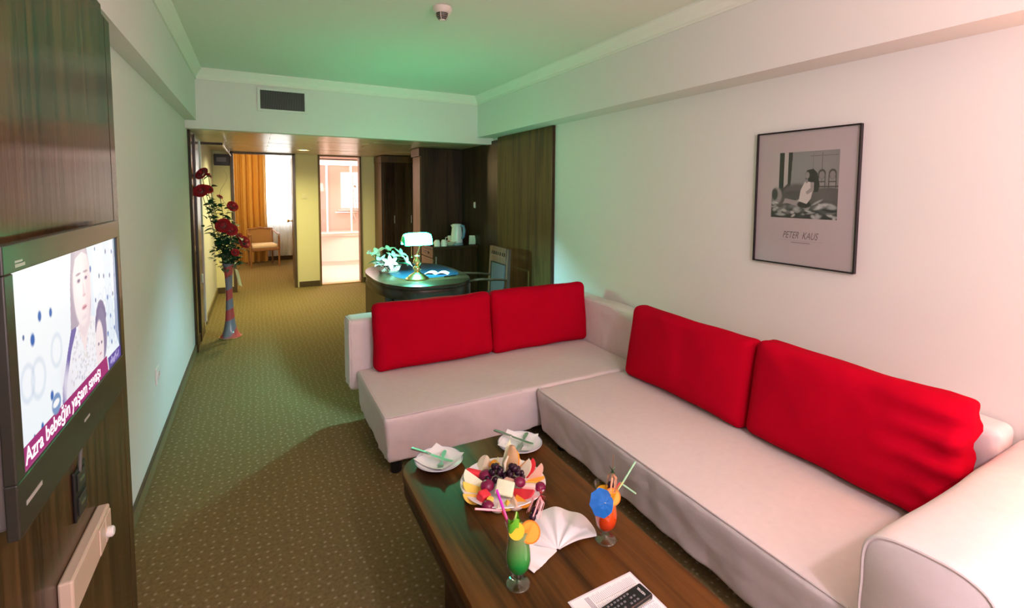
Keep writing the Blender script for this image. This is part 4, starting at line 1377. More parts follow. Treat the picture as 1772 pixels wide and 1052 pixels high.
MB().grid(flap, 14, 12).grid(lambda u, v: tuple(Vector(flap(u, v)) + Vector((0, 0, -.0022))), 14, 12).build('loose_corner', M_napk, nf, True)

# laminated card and remote control
cd = thing('channel_card', 'laminated white card with rows of small print under the remote', 'card', (0, 0, TZ))
p00, p10, p01 = Vector((.704, .998, 0)), Vector((.911, 1.003, 0)), Vector((.700, .862, 0))
ax, ay = (p10 - p00), Vector((-.004, -.136, 0))
ax.normalize(); ay.normalize(); ay = (ay - ax * ay.dot(ax)).normalized()
LC, WC = .207, .140
mC = frame_m(p00 + Vector((0, 0, .0004)), ax, -ay)
MB().box(0, -WC, 0, LC, 0, .0012, 0, mC).build('sheet', M_paper, cd)
lam = mat('laminate_edge', (.72, .70, .74), .15)
for (a, b, c, d_) in ((-.005, 0, LC + .005, .005), (-.005, -WC - .005, LC + .005, -WC), (-.005, -WC, 0, 0), (LC, -WC, LC + .005, 0)):
    MB().box(a, b, 0, c, d_, .0009, 0, mC).build('laminate_edge', lam, cd)
ink = mat('print_grey', (.42, .42, .55), .6)
inkd = mat('print_dark', (.10, .10, .20), .6)
ro = MB()
for i in range(27):
    x = .058 + i * .0053
    for (y0, y1) in ((-.031, -.006), (-.064, -.038), (-.098, -.072), (-.130, -.104)):
        ro.box(x, y0, .0012, x + .0011, y1 - rnd.uniform(0, .006), .0014, 0, mC)
ro.build('print_rows', ink, cd, kind='stuff')
ro = MB()
for i in range(4):
    ro.box(.040 + i * .0036, -.130, .0012, .0415 + i * .0036, -.008, .0014, 0, mC)
for y in (-.034, -.068, -.101):
    for i in range(24):
        ro.box(.060 + i * .0058, y - .001, .0012, .0622 + i * .0058, y + .0008, .0014, 0, mC)
ro.build('print_headings', inkd, cd, kind='stuff')
# remote: long axis from top end (near the orange glass) to the frame edge
a0, a1 = Vector((.902, .928, 0)), Vector((.700, .905, 0))
dx = (a1 - a0).normalized()
dy = Vector((-dx.y, dx.x, 0))
rm = thing('remote_control', 'black remote control with grey buttons lying on the laminated card', 'remote', (a0.x, a0.y, TZ + .002))
mR = frame_m((0, 0, 0), dx, dy)
MB().rbox((.105, .024, .0085), .006, .03, None, mR @ Matrix.Translation((.105, 0, .009))).build('shell', M_black, rm, 'all')
lab(MB().box(.012, .0242, .007, .2, .0247, .009, 0, mR).build('trim_line', mat('remote_trim', (.45, .40, .30), .3), rm), 'pale trim line along the edge')
M_btn = mat('remote_button', (.16, .16, .17), .4)
bt0 = None
for i in range(13):
    for j in range(3):
        x, y = .048 + i * .0118, -.013 + j * .013
        if (i, j) in ((0, 0), (2, 1), (3, 2)):
            continue
        if bt0 is None:
            bt0 = MB().rbox((.0036, .0026, .0012), .001, .01, None, mR.to_3x3().to_4x4()).build('button', M_btn, rm, 'all')
            bt0.location = mR @ Vector((x, y, .0183))
        else:
            inst(bt0, rm, mR @ Vector((x, y, .0183)))
for y, c in ((-.014, 'blue'), (-.005, 'yellow')):
    col = {'blue': (.05, .06, .55), 'yellow': (.75, .68, .10)}[c]
    lab(MB().rbox((.004, .003, .0014), .001, .01, None, mR @ Matrix.Translation((.187, y, .0185))).build('button', mat('button_' + c, col, .4), rm, 'all'), c + ' button')
lab(text_mesh('lettering', 'VESTEL', .0092, mat('remote_lettering', (.85, .85, .85), .5, emit=None), rm, mR @ Matrix.Translation((.0185, .0155, .0180)) @ Matrix.Rotation(-PI / 2, 4, 'Z'), bold=.0002), 'white brand lettering')

# ------------------------------------------------------------------ framed poster
pf = thing('framed_poster', 'framed black and white photo poster hanging on the right wall', 'picture', (XR, 1.485, 1.472))
Wp, Hp = .514, .684
mP = frame_m((0, 0, 0), (0, -1, 0), (0, 0, 1))           # u to the right as seen, v up, w out of the wall (-x)
fb_ = MB()
for (a, b, c, d_) in ((-Wp / 2, Hp / 2 - .007, Wp / 2, Hp / 2), (-Wp / 2, -Hp / 2, Wp / 2, -Hp / 2 + .007), (-Wp / 2, -Hp / 2 + .007, -Wp / 2 + .007, Hp / 2 - .007), (Wp / 2 - .007, -Hp / 2 + .007, Wp / 2, Hp / 2 - .007)):
    fb_.box(a, b, .001, c, d_, .022, .0015, mP)
fb_.build('frame', mat('black_metal_frame', (.02, .012, .014), .25, .5, .3), pf)
MB().box(-Wp / 2 + .006, -Hp / 2 + .006, .004, Wp / 2 - .006, Hp / 2 - .006, .010, 0, mP).build('mount', mat('poster_paper', (.62, .51, .52), .5), pf)
ph = Paint(170, 166, (.42, .39, .38))
ph.rect(0, 0, 1, 1, (.33, .30, .30))
for i in range(40):
    ph.ell(rr2.random(), .55 + rr2.random() * .45, .2, .15, (.36 + rr2.random() * .05,) * 3, 1.3, al=.3)
ph.rect(.0, .36, .11, 1, (.62, .56, .55))              # tall windows at left
ph.rect(.11, .36, .19, 1, (.035, .033, .035))
ph.rect(.19, .46, .255, 1, (.60, .55, .54))
ph.poly([(.255, 1), (.32, 1), (.30, .50), (.19, .40), (.19, .46), (.255, .52)], (.06, .055, .055))
for x in (.63, .76):
    ph.rect(x, .5, x + .008, .97, (.24, .22, .22))
ph.rect(.58, .92, .98, .935, (.26, .24, .24))
for x in (.71, .86):                                     # two chairs by the wall
    ph.ell(x + .055, .66, .055, .07, (.10, .09, .09), .2); ph.ell(x + .055, .645, .04, .055, (.36, .33, .33), .2)
    ph.rect(x, .46, x + .012, .64, (.10, .09, .09)); ph.rect(x + .098, .46, x + .11, .64, (.10, .09, .09))
    ph.rect(x, .54, x + .11, .555, (.08, .07, .07)); ph.rect(x + .02, .47, x + .09, .53, (.42, .39, .38))
ph.rect(.62, .47, 1, .485, (.12, .11, .11))
ph.ell(.40, .42, .22, .10, (.20, .18, .18), .5)
ph.poly([(.2, .40), (.9, .46), (1, .44), (1, .15), (0, .15), (0, .30)], (.13, .12, .12), .8)
ph.ell(.80, .36, .25, .09, (.20, .18, .18), .6)
ph.ell(.08, .34, .09, .13, (.42, .38, .38), .3); ph.ell(.05, .36, .05, .09, (.12, .11, .11), .4)
ph.rect(0, 0, 1, .16, (.05, .045, .045))
for i in range(70):                                      # rumpled sheets
    x, y = rr2.random(), rr2.uniform(.04, .27)
    y -= .05 * abs(x - .4)
    ph.ell(x, y, rr2.uniform(.02, .09), rr2.uniform(.010, .032), (rr2.choice((.70, .60, .52, .30, .16, .10)),) * 3, .7, rr2.uniform(-.6, .6), .75)
ph.poly([(.22, .30), (.44, .26), (.62, .17), (.58, .12), (.40, .19), (.20, .24)], (.50, .45, .44), .9)   # stretched leg
ph.ell(.52, .21, .10, .055, (.04, .035, .035), .3)
ph.poly([(.44, .26), (.46, .42), (.52, .55), (.60, .56), (.66, .50), (.62, .30), (.56, .22)], (.72, .67, .65))     # white slip
ph.poly([(.60, .56), (.70, .50), (.66, .42), (.56, .36), (.54, .40), (.61, .46)], (.47, .42, .41))                 # bent arm
ph.poly([(.54, .55), (.52, .66), (.55, .72), (.64, .74), (.70, .68), (.74, .50), (.72, .40), (.66, .40), (.66, .54)], (.05, .045, .045))  # dark hair
ph.ell(.555, .645, .032, .05, (.42, .38, .37), .3)       # face in profile
ph.ell(.55, .56, .02, .03, (.40, .36, .35), .4)
ph.a = np.clip(ph.a * 1.12, 0, 1) ** 1.35
ph.build('photograph', pf, (-.0105, .166, -.100), (0, -.332, 0), (0, 0, .333), print_mat('photo_print', 0, .5)).location = (0, 0, 0)
inkp = mat('poster_ink', (.16, .10, .11), .6)
mt = mP @ Matrix.Translation((-.098, -.203, .0103))
text_mesh('lettering', 'PETER  KAUS', .050, inkp, pf, mt, shear=.35, sx=.62)
MB().box(-.115, -.214, .0102, .115, -.2134, .0106, 0, mP).build('rule', inkp, pf)
MB().box(-.05, -.226, .0102, .045, -.221, .0105, 0, mP).build('small_print', mat('poster_ink_pale', (.34, .27, .28), .6), pf)
MB().box(-Wp / 2 + .0075, -Hp / 2 + .0075, .0135, Wp / 2 - .0075, Hp / 2 - .0075, .0145, 0, mP).build('glazing', clear('picture_glass', (.98, .98, .98), .015, .05), pf)

# ------------------------------------------------------------------ writing desk and what stands on it
DZ = .745
dk = thing('writing_desk', 'dark oval writing desk with blue leather inset behind the sofa', 'desk', (0, 0, 0))
def oval(cx, cy, a, b, p=2.7, n=64):
    out = []
    for i in range(n):
        t = 2 * PI * i / n
        c, s_ = math.cos(t), math.sin(t)
        out.append((cx + a * math.copysign(abs(c) ** (2 / p), c), cy + b * math.copysign(abs(s_) ** (2 / p), s_)))
    return out
DC = (1.295, 4.34)
MB().slab(oval(DC[0] - .012, DC[1], .415, .655), DZ - .035, DZ, .008).build('desktop', M_desk, dk, True)
MB().slab(oval(DC[0] - .012, DC[1], .405, .645), DZ - .115, DZ - .0355, .004).build('apron', M_desk, dk, True)
MB().slab(oval(DC[0] + .06, DC[1] + .10, .30, .40, 4), DZ - .001, DZ + .0015, .001).build('leather_inset', mat('blue_leather', (.006, .034, .068), .35, .5, bump=.2, bscale=300), dk, True)
MB().box(.98, 3.92, 0, 1.60, 3.96, DZ - .116, .004).build('front_panel', M_tvb if False else M_desk, dk)
MB().box(.92, 3.98, 0, 1.02, 4.80, DZ - .116, .004).build('pedestal', M_wenge, dk)
ped = MB().box(1.32, 3.965, .02, 1.66, 4.30, DZ - .116, .004).build('pedestal', M_desk, dk)
dr = MB().box(1.36, 3.70, DZ - .112, 1.60, 3.712, DZ - .04, .003)
MB().box(1.435, 3.905, .615, 1.50, 3.918, .627, .003).build('handle', M_chrome, dk)
# bankers lamp
bl = thing('desk_lamp', 'brass bankers lamp with glowing green glass shade on the desk', 'lamp', (1.205, 4.03, DZ + .001))
MB().lathe([(.098, 0), (.100, .008), (.094, .016), (.082, .020), (.070, .034), (.050, .046), (.034, .052), (.030, .058), (.022, .062)], 36).build('base', M_brass, bl, True)
MB().lathe([(.022, .062), (.030, .072), (.034, .09), (.030, .105), (.018, .115), (.024, .122), (.036, .140), (.030, .162), (.018, .178), (.016, .186), (.026, .190), (.026, .200), (.012, .206), (.010, .215)], 28).build('stem', M_brass, bl, True)
MB().tube([(0, 0, .21), (.012, -.02, .26), (.022, -.03, .31), (.015, -.018, .36), (.006, -.004, .385)], .006, 8).build('arm', M_brass, bl, True)
MB().tube([(-.112, 0, .352), (-.085, 0, .352)], .012, 8).tube([(.085, 0, .352), (.112, 0, .352)], .012, 8).build('lamp_holder', M_brass, bl, True)
def shade_f(u, v, k=1.0):
    a = PI * (-.06 + 1.12 * u)
    x = -.118 + .236 * v
    e = 1 - .16 * abs(2 * v - 1) ** 5
    return (x, -.072 * k * math.cos(a) * e, .300 + .098 * k * max(-.05, math.sin(a)) * e)
sh_ = MB().grid(shade_f, 24, 14)
sh_.build('lamp_shade', M_shade, bl, True)
ec = MB()
for v_, sg in ((0, -1), (1, 1)):
    ring = [shade_f(u / 24, v_) for u in range(25)]
    mid = [tuple(Vector((sg * .124, 0, .33)).lerp(Vector(q), .78) + Vector((sg * .004, 0, 0))) for q in ring]
    ec.add(ring + mid + [(sg * .134, 0, .332)], [(i, i + 1, 26 + i, 25 + i) for i in range(24)] + [(25 + i, 26 + i, 50) for i in range(24)])
lab(ec.build('shade_end', M_shend, bl, True), 'darker green pointed glass ends')
MB().ell((-.132, 0, .33), .010).ell((.132, 0, .33), .010).build('finial', M_brass, bl, True)
MB().tube([(-.06, -.045, .32), (-.06, -.045, .20)], .0014, 5).ell((-.06, -.045, .195), .005, 8, 6).build('pull_chain', M_brass, bl)
# basket of lilies
bk = thing('flower_basket', 'small white woven oval basket holding lilies on the desk', 'basket', (1.085, 4.52, DZ + .001))
M_wick = mat('white_wicker', (.80, .74, .62), .6)
bs = MB()
for k in range(26):
    a = 2 * PI * k / 26
    for s_ in (-1, 1):
        pts = []
        for j in range(5):
            t = j / 4
            aa = a + s_ * t * .42
            r = .085 + .030 * t
            pts.append((r * math.cos(aa), r * .72 * math.sin(aa), .006 + .060 * t))
        bs.tube(pts, .0042, 5)
bs.build('lattice', M_wick, bk, True, kind='stuff')
MB().lathe([(0, .0), (.086, .0), (.088, .008), (0, .008)], 26, Matrix.Scale(.72, 4, (0, 1, 0))).build('bottom', M_wick, bk, True)
M_wick2 = mat('brown_wicker', (.22, .11, .07), .6)
MB().tube([((.118) * math.cos(2 * PI * k / 30), .085 * math.sin(2 * PI * k / 30), .068 + .002 * (k % 2)) for k in range(31)], .008, 8).build('rim', M_wick2, bk, True)
MB().tube([((.089) * math.cos(2 * PI * k / 30), .064 * math.sin(2 * PI * k / 30), .010) for k in range(31)], .005, 6).build('foot_rim', M_wick2, bk, True)
MB().lathe([(0, .055), (.10, .055), (.10, .045), (0, .045)], 24, Matrix.Scale(.72, 4, (0, 1, 0))).build('moss', mat('moss_green', (.05, .13, .04), .95), bk)
M_lily = mat('white_petal', (.86, .88, .84), .5, sss=.15)
M_lleaf = mat('green_silk_leaf', (.004, .10, .05), .45, var=.3, vscale=25)
def leaf_mesh(L, Wd, droop, curlz=.25):
    def f(u, v):
        w = Wd * math.sin(PI * min(1, max(0, v * .96 + .02))) ** .75
        x = (u - .5) * w
        return (x, L * v, -droop * v * v + curlz * abs(x) * (1 - v * .5))
    b = MB().grid(f, 4, 7)
    return b
lp0 = lf0 = None
LIL = [(-.10, .0, .17, -.9, .5, 'far left, standing highest'), (-.075, -.01, .09, -.6, .95, 'left, low beside the basket rim'), (.04, .0, .13, .3, .5, 'in the middle, tall'), (.10, .0, .15, .8, .6, 'at the right, tall'),
       (-.01, -.07, .085, 0, 1.15, 'at the front, bending over the rim'), (-.16, .02, .17, -1.2, .7, 'outermost left bud'), (.14, -.03, .08, 1.1, .9, 'lowest at the right'), (.0, .03, .19, .0, .2, 'at the back in the centre')]
for k, (x, y, z, az, tilt, wd_) in enumerate(LIL):
    t = thing('lily', 'white lily in the desk basket, ' + wd_, 'flower', (1.085, 4.52, DZ), 0, 'white lilies in the desk basket')
    hx = Vector((x, y, z))
    MB().tube([(x * .3, y * .3, .058), (x * .7, y * .6, .05 + (z - .05) * .55), hx], .0028, 6).build('stem', M_lleaf, t)
    dirv = Vector((math.sin(az) * math.sin(tilt) + x * 2, -math.sin(tilt) * .8, math.cos(tilt) + .2)).normalized()
    q = Vector((0, 0, 1)).rotation_difference(dirv)
    sc_ = .55 if k == 5 else 1.0
    for i in range(6):
        rq = q @ Euler((math.radians(38 if i % 2 else 28) if k != 5 else math.radians(75), 0, i * PI / 3)).to_quaternion() if False else q @ (Euler((0, 0, i * PI / 3)).to_quaternion() @ Euler((math.radians((34 if i % 2 else 46) if k != 5 else 72), 0, 0)).to_quaternion())
        if lp0 is None:
            lp0 = leaf_mesh(.078, .040, .026, .5).build('petal', M_lily, t, True)
            p_ = lp0
            p_.location = hx
        else:
            p_ = inst(lp0, t, hx)
        p_.rotation_mode = 'QUATERNION'
        p_.rotation_quaternion = rq
        p_.scale = (sc_,) * 3
    for i in range(3):
        a = az + (i - 1) * 1.5 + k
        b_ = hx * (.35 + .2 * i)
        b_.z = max(b_.z, .06)
        if lf0 is None:
            lf0 = leaf_mesh(.11, .034, .03, .4).build('leaf', M_lleaf, t, True)
            p_ = lf0
            p_.location = b_
        else:
            p_ = inst(lf0, t, b_)
        p_.rotation_euler = (.55, 0, a)
        p_.scale = (.9 + .2 * (i % 2),) * 3
for k, (x, y, z, az, ln, wd_) in enumerate(((-.13, -.02, .105, 1.75, 1.1, 'left over the rim'), (.10, -.05, .075, -2.2, 1.25, 'right down to the desk'), (.12, -.01, .10, -1.5, 1.1, 'right beside the lamp chain'))):
    t = tag(leaf_mesh(.11 * ln, .045, .05, .4).build('lily_leaf', M_lleaf, None, True), 'broad green silk leaf arching out of the basket, ' + wd_, 'leaf')
    t.location = (1.085 + x * .6, 4.52 + y, DZ + z)
    t.rotation_euler = (.25, 0, az)
# brochure and pen on the blotter
br = thing('brochure', 'open white brochure with glossy pages lying on the blue desk inset', 'brochure', (1.44, 4.20, DZ + .002), -.5)
for s_ in (-1, 1):
    def pg_(u, v, s_=s_):
        return (s_ * (.003 + .105 * u), -.07 + .14 * v, .002 + .022 * math.sin(PI * u) ** .8 * (1 - .3 * u) + .002 * math.sin(5 * v))
    MB().grid(pg_, 10, 6).grid(lambda u, v: tuple(Vector(pg_(u, v)) * 1.0 + Vector((0, 0, -.0018))), 10, 6).build('page', M_paper, br, True)
MB().box(-.112, -.075, 0, .112, .075, .0018).build('cover', mat('brochure_blue', (.05, .10, .25), .3), br)
pe = thing('pen', 'dark pen with silver clip beside the brochure near the desk edge', 'pen', (1.50, 4.02, DZ + .007), .25)
MB().tube([(-.065, 0, 0), (.05, 0, 0), (.065, 0, 0)], [.005, .005, .0015], 10).build('barrel', M_black, pe, True)
MB().box(-.06, -.0015, .005, -.02, .0015, .0075).build('clip', M_chrome, pe)

# desk armchair
dc = thing('desk_armchair', 'wooden desk armchair with slotted top rail and grey upholstered back', 'armchair', (1.935, 4.33, 0))
M_dch = wood('desk_chair_wood', (.030, .019, .010), (.075, .050, .030), 'Z', .35, .3, 1.2)
M_dup = mat('grey_upholstery', (.045, .040, .034), .8, bump=.3, bscale=600)
for y in (-.19, .19):
    MB().box(-.235, y - .02, 0, -.195, y + .02, .655, .006).build('leg', M_dch, dc)
    lg = [(.205, .0), (.165, .40), (.195, .94), (.225, .94), (.20, .40), (.245, .0)]
    MB().prism([(x, z) for x, z in lg], y - .018, y + .018, Matrix(((1, 0, 0, 0), (0, 0, 1, 0), (0, 1, 0, 0), (0, 0, 0, 1)))).build('leg', M_dch, dc)
    MB().tube([(-.225, y, .665), (-.10, y * 1.06, .675), (.08, y * 1.04, .66), (.185, y, .645)], [.022, .024, .022, .018], 10, flat=.55).build('armrest', M_dch, dc, True)
MB().box(-.22, -.20, .36, .19, .20, .41, .006).build('seat_rail', M_dch, dc)
MB().rbox((.205, .19, .035), .025, .08).build('seat_cushion', M_dup, dc, 'all', loc=(-.01, 0, .44))
tr_ = MB()
tr_.box(.188, -.172, .895, .215, .172, .945, .003)
tr_.box(.184, -.172, .79, .211, .172, .862, .003)
for i in range(8):
    y = -.172 + i * .0457
    tr_.box(.186, y, .862, .213, y + .024, .895)
tr_.build('top_rail', M_dch, dc)
MB().rbox((.018, .150, .165), .014, .06).build('back_cushion', M_dup, dc, 'all', loc=(.193, 0, .615), rot=(0, .04, 0))
MB().box(.172, -.172, .42, .198, .172, .452, .003).build('back_rail', M_dch, dc)

# minibar top
kt = thing('kettle', 'tall white electric kettle on the minibar cabinet', 'kettle', (2.185, 5.62, .836), 2.2)
M_kw = mat('kettle_white', (.72, .80, .84), .25, coat=.3)
MB().lathe([(.078, 0), (.080, .012), (.076, .024), (.07, .026)], 32).build('power_base', mat('kettle_base_blue', (.20, .33, .42), .35), kt, True)
MB().lathe([(.072, .028), (.074, .06), (.070, .13), (.060, .20), (.058, .235), (.060, .245)], 32).build('body', M_kw, kt, True)
MB().lathe([(.060, .245), (.055, .256), (.03, .262), (0, .263)], 32).build('lid', M_kw, kt, True)
MB().add([(.050, -.022, .20), (.050, .022, .20), (.050, .016, .245), (.050, -.016, .245), (.092, 0, .243), (.058, 0, .195)], [(0, 1, 5), (0, 5, 4, 3), (1, 2, 4, 5), (3, 4, 2)]).build('spout', M_kw, kt)
MB().tube([(-.055, 0, .238), (-.095, 0, .235), (-.108, 0, .18), (-.098, 0, .10), (-.066, 0, .075)], [.012, .014, .015, .013, .010], 10, flat=1.3).build('handle', mat('kettle_handle_blue', (.12, .26, .40), .35), kt, True)
MB().box(.064, -.010, .07, .073, .010, .20, .003).build('water_gauge', MATS['kettle_handle_blue'], kt)
def cup(loc, lbl, rz):
    t = thing('cup', lbl, 'cup', loc, rz, 'upturned white cups on the minibar')
    MB().lathe([(.036, 0), (.036, .03), (.032, .062), (.026, .072), (.022, .074), (.022, .078), (0, .078)], 28).build('bowl', M_porc, t, True)
    MB().tube([(.034, 0, .055), (.055, 0, .05), (.056, 0, .028), (.036, 0, .02)], .005, 8).build('handle', M_porc, t, True)
cup((1.910, 5.56, .836), 'upturned white cup on the minibar, outer one by the desk lamp', 2.0)
cup((1.992, 5.55, .836), 'upturned white cup on the minibar, between first cup and bowl', 1.0)
t = thing('bowl', 'shallow white bowl of sachets beside the kettle', 'bowl', (2.085, 5.60, .836))
MB().lathe([(.0, .003), (.04, .0), (.045, .004), (.085, .044), (.088, .05), (.084, .05), (.045, .012), (0, .010)], 32).build('dish', mat('bowl_cream', (.78, .80, .66), .25), t, True)
sa0 = None
for k in range(5):
    a = k * 1.3
    s_ = MB().rbox((.024, .010, .003), .002, .02).build('sachet', mat(('sachet_red', 'sachet_white', 'sachet_tan')[k % 3], ((.55, .08, .06), (.85, .85, .8), (.62, .48, .25))[k % 3], .5), None, True, loc=(2.085 + .03 * math.cos(a), 5.60 + .03 * math.sin(a), .872 + .004 * k), rot=(.3 * math.sin(a), .4, a))
    tag(s_, ('red sugar sachet', 'white sugar sachet', 'tan coffee sachet', 'second red sachet, leaning on the white one', 'second white sachet, topmost')[k] + ' in the shallow bowl', 'sachet', 'sachets in the bowl')
t = thing('mug', 'white mug hidden behind bowl and kettle with its round handle showing', 'mug', (2.165, 5.78, .836), 2.5)
MB().lathe([(.034, 0), (.038, .004), (.040, .10), (.037, .10), (.034, .01), (0, .008)], 28).build('body', M_porc, t, True)
MB().tube([(.038, 0, .08), (.065, 0, .075), (.066, 0, .04), (.038, 0, .03)], .006, 8).build('handle', M_porc, t, True)
t = thing('leaflet_holder', 'clear leaning leaflet holder at the right end of the minibar', 'leaflet holder', (2.365, 5.56, .836), -.5)
MB().box(-.045, -.02, 0, .045, .03, .006, .002).build('foot', M_glass, t)
MB().box(-.045, -.002, 0, .045, .002, .10, 0, Matrix.Translation((0, -.01, .004)) @ Matrix.Rotation(-.35, 4, 'X')).build('front_pane', M_glass, t)
MB().box(-.040, -.001, 0, .040, .003, .11, 0, Matrix.Translation((0, .0, .006)) @ Matrix.Rotation(-.35, 4, 'X')).build('leaflet', mat('leaflet_print', (.75, .78, .72), .5, var=.4, vscale=40), t)

# ------------------------------------------------------------------ tall floor vase with silk roses
VX, VY = -.262, 5.66
vz = thing('floor_vase', 'tall pink and grey swirled glass floor vase with flared foot', 'vase', (VX, VY, 0))
M_vase = bpy.data.materials.new('swirled_vase_glass')
t_, b_ = nt(M_vase)
tc = N(t_, 'ShaderNodeTexCoord'); mp = N(t_, 'ShaderNodeMapping')
mp.inputs['Rotation'].default_value = (0, .45, 0)
t_.links.new(tc.outputs['Object'], mp.inputs['Vector'])
wv = N(t_, 'ShaderNodeTexWave', wave_type='BANDS', bands_direction='Z', i_Scale=1.5, i_Distortion=5.0, i_Detail=2.0)
t_.links.new(mp.outputs[0], wv.inputs['Vector'])
cr = N(t_, 'ShaderNodeValToRGB')
cr.color_ramp.elements[0].position = .40; cr.color_ramp.elements[0].color = (.60, .10, .11, 1)
cr.color_ramp.elements[1].position = .60; cr.color_ramp.elements[1].color = (.25, .24, .33, 1)
t_.links.new(wv.outputs[0], cr.inputs[0]); t_.links.new(cr.outputs[0], b_.inputs['Base Color'])
b_.inputs['Roughness'].default_value = .15
b_.inputs['Coat Weight'].default_value = .4
wob = lambda a, z: 1 + .05 * math.sin(5 * a) * max(0, 1 - z / .06)
MB().lathe([(.0, .012), (.075, .010), (.098, .0), (.100, .004), (.078, .03), (.060, .08), (.046, .16), (.037, .28), (.032, .40), (.031, .52), (.036, .64), (.046, .72), (.054, .755), (.052, .757), (.044, .72), (.034, .64), (.028, .52), (.0, .50)], 40, None, wob).build('body', M_vase, vz, True)
M_gold = mat('gilt_edge', (.75, .55, .2), .3, .5, .8)
MB().tube([(.100 * wob(2 * PI * k / 60, 0) * math.cos(2 * PI * k / 60), .100 * wob(2 * PI * k / 60, 0) * math.sin(2 * PI * k / 60), .004) for k in range(61)], .0028, 6).build('foot_edge', M_gold, vz, True)
def rib_(u, v):
    return (.055 + .03 * v + .035 * u, -.02 + .02 * math.sin(4 * u), .70 - .17 * v - .02 * u)
MB().grid(rib_, 6, 8).build('ribbon', M_ribb, vz, True)

M_rose = mat('dark_red_rose', (.42, .003, .012), .65, var=.3, vscale=40, sheen=.2)
M_rleaf = mat('dark_rose_leaf', (.012, .070, .030), .5, var=.4, vscale=20)
M_rleaf2 = mat('pale_spray_leaf', (.16, .24, .15), .6, var=.3, vscale=20)
M_stemg = mat('green_stem', (.05, .09, .03), .6)
def rose_mesh(r):
    b = MB()
    b.ell((0, 0, r * .1), (r * .30, r * .30, r * .42), 8, 6)
    for ringi, (n_, rr, hh, open_) in enumerate(((3, .42, .62, .05), (4, .62, .62, .35), (5, .85, .52, .8), (6, .98, .36, 1.25))):
        for i in range(n_):
            a0 = 2 * PI * i / n_ + ringi * .7
            wa = 2 * PI / n_ * .72
            def f(u, v, a0=a0, wa=wa, rr=rr, hh=hh, open_=open_):
                a = a0 + (u - .5) * 2 * wa * (.5 + .5 * v)
                q = r * rr * (.25 + .75 * v ** (.8)) * (1 + .12 * open_ * v * v)
                z = r * (-.30 + hh * (v ** .9) * (1 - .18 * (2 * u - 1) ** 2) - .22 * open_ * max(0, v - .55))
                return (q * math.cos(a), q * math.sin(a), z)
            b.grid(f, 4, 4)
    return b
rose0 = rleaf0 = None
ROSES = [(-.455, 5.56, 1.655, .060, (-.5, -.3), 'topmost bloom, against the mirror'), (-.405, 5.63, 1.640, .045, (.4, .2), 'small bloom right of the topmost one'),
         (-.462, 5.52, 1.490, .062, (-.3, -.6), 'large second bloom by the dark post'), (-.415, 5.58, 1.505, .050, (.2, -.3), 'bloom right of the large second one'),
         (-.310, 5.60, 1.430, .028, (.3, 0), 'tiny half-open bud standing free on a thin twig'), (-.203, 5.60, 1.335, .050, (.5, -.6), 'single bloom before the ochre drape, upper right'),
         (-.292, 5.55, 1.150, .066, (-.3, -.8), 'largest bloom in the middle of the bunch'), (-.222, 5.56, 1.105, .058, (.4, -.8), 'bloom touching the largest one on its lower right'),
         (-.150, 5.60, 1.035, .034, (.5, -.3), 'small bloom at the right behind the outermost one'), (-.105, 5.58, .975, .060, (.8, -.5), 'outermost bloom at right, before the bedroom armchair'),
         (-.192, 5.56, .875, .036, (.4, -.7), 'lowest bloom just above the vase mouth')]
rl_ = random.Random(21)
for k, (x, y, z, r, (dx_, dy_), wd_) in enumerate(ROSES):
    t = thing('silk_rose', 'dark red silk rose in floor vase: ' + wd_, 'rose', (VX, VY, .50), 0, 'red silk roses in the floor vase')
    p = Vector((x - VX, y - VY, z - .50))
    c1 = Vector((p.x * .10, p.y * .1, .26))
    pts = []
    for i in range(9):
        s_ = i / 8
        q = Vector((p.x * .02 * (1 - s_), 0, .03)).lerp(c1, s_).lerp(c1.lerp(p, s_), s_)
        pts.append(q + Vector((.008 * math.sin(5 * s_ + k), .008 * math.cos(4 * s_ + k), 0)) * s_)
    pts[-1] = p
    MB().tube(pts, .003, 6).build('stem', M_stemg, t, True)
    q = Vector((0, 0, 1)).rotation_difference(Vector((dx_, dy_ - .25, .45)).normalized())
    if rose0 is None:
        rose0 = rose_mesh(1.0).build('bloom', M_rose, t, True, loc=p)
        o = rose0
    else:
        o = inst(rose0, t, p)
    o.rotation_mode = 'QUATERNION'; o.rotation_quaternion = q; o.scale = (r,) * 3
    nl = 13 + int((z - .8) * 16)
    for i in range(nl):
        s_ = rl_.uniform(.40, .97)
        f_i = s_ * 8
        a_, b2 = pts[int(f_i)], pts[min(8, int(f_i) + 1)]
        q = a_.lerp(b2, f_i - int(f_i))
        if rleaf0 is None:
            rleaf0 = leaf_mesh(.085, .045, .02, .35).build('leaf', M_rleaf, t, True, loc=q)
            o = rleaf0
        else:
            o = inst(rleaf0, t, q)
        q2 = Vector((rl_.gauss(0, .022), rl_.gauss(0, .022), rl_.gauss(0, .01)))
        o.location = q + (q2 if q.x + VX > -.40 else q2 * .3)
        o.rotation_euler = (rl_.uniform(-.2, .9), rl_.uniform(-.5, .5), rl_.uniform(0, 2 * PI))
        if q.x + VX < -.42:
            o.rotation_euler[2] = rl_.uniform(-2.2, -.9)
        o.scale = (rl_.uniform(.65, 1.05),) * 3
sp0 = None
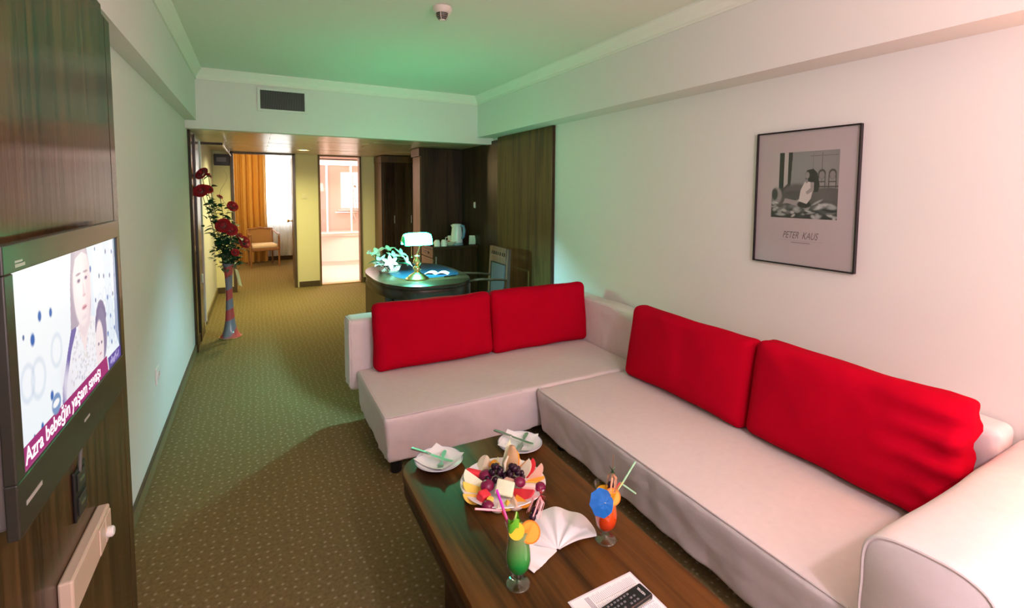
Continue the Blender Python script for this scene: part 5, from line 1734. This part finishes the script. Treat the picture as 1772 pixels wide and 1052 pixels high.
for k, (dx_, dy_, h_, wd_) in enumerate(((.10, -.04, .30, 'spreading right over the ribbon'), (-.10, -.05, .32, 'spreading left'), (.0, -.09, .28, 'hanging forward over the vase mouth'), (-.05, .06, .52, 'upright at the back'), (.05, .04, .56, 'upright at the right back'), (.0, -.05, .46, 'upright in front'), (-.09, .02, .66, 'tallest, at the left'), (.12, .02, .42, 'slanting right under the outermost rose'))):
    t = thing('greenery_spray', 'grey-green leafy spray at the vase mouth, ' + wd_, 'foliage', (VX, VY, .60), 0, 'greenery sprays in the floor vase')
    MB().tube([(0, 0, 0), (dx_ * .3, dy_ * .3, h_ * .6), (dx_, dy_, h_)], .0025, 6).build('stem', M_stemg, t)
    for i in range(26):
        s_ = rl_.uniform(.35, 1)
        q = Vector((dx_ * s_ ** 1.5, dy_ * s_ ** 1.5, h_ * s_)) + Vector((rl_.gauss(0, .035), rl_.gauss(0, .035), rl_.gauss(0, .03)))
        if sp0 is None:
            sp0 = leaf_mesh(.055, .022, .012, .3).build('leaf', M_rleaf2, t, True, loc=q)
            o = sp0
        else:
            o = inst(sp0 if (i % 3 == 0 or k < 3) else rleaf0, t, q)
        o.rotation_euler = (rl_.uniform(-.5, 1.0), rl_.uniform(-.6, .6), rl_.uniform(0, 2 * PI))
        o.scale = (rl_.uniform(.7, 1.2),) * 3 if o.data == sp0.data else (rl_.uniform(.5, .8),) * 3
tw = thing('curly_twig', 'thin curly twig rising out of the vase toward the fuse box', 'twig', (VX, VY, .55))
MB().tube([(.01 * math.sin(i * .4), 0.02 + .0 * i, .05 * i) if i < 10 else (-.02 + .035 * math.sin(i * .95), .03, .05 * i) for i in range(24)], [.003 - .00009 * i for i in range(24)], 6).build('twig', M_chw, tw, True)

# floor lamp in the near right corner (just outside the picture)
fl = thing('floor_lamp', 'floor lamp with fabric drum shade behind the sofa armrest', 'lamp', (2.20, -.16, 0))
MB().lathe([(.12, 0), (.12, .02), (.02, .035), (.012, .05), (.012, 1.58)], 24).build('base', M_brass, fl, True)
lsh = MB().lathe([(.15, 1.46), (.12, 1.76)], 36)
lsh.f = [f for f in lsh.f if len(f) == 4]
lsh.build('lamp_shade', M_lampsh, fl, True)
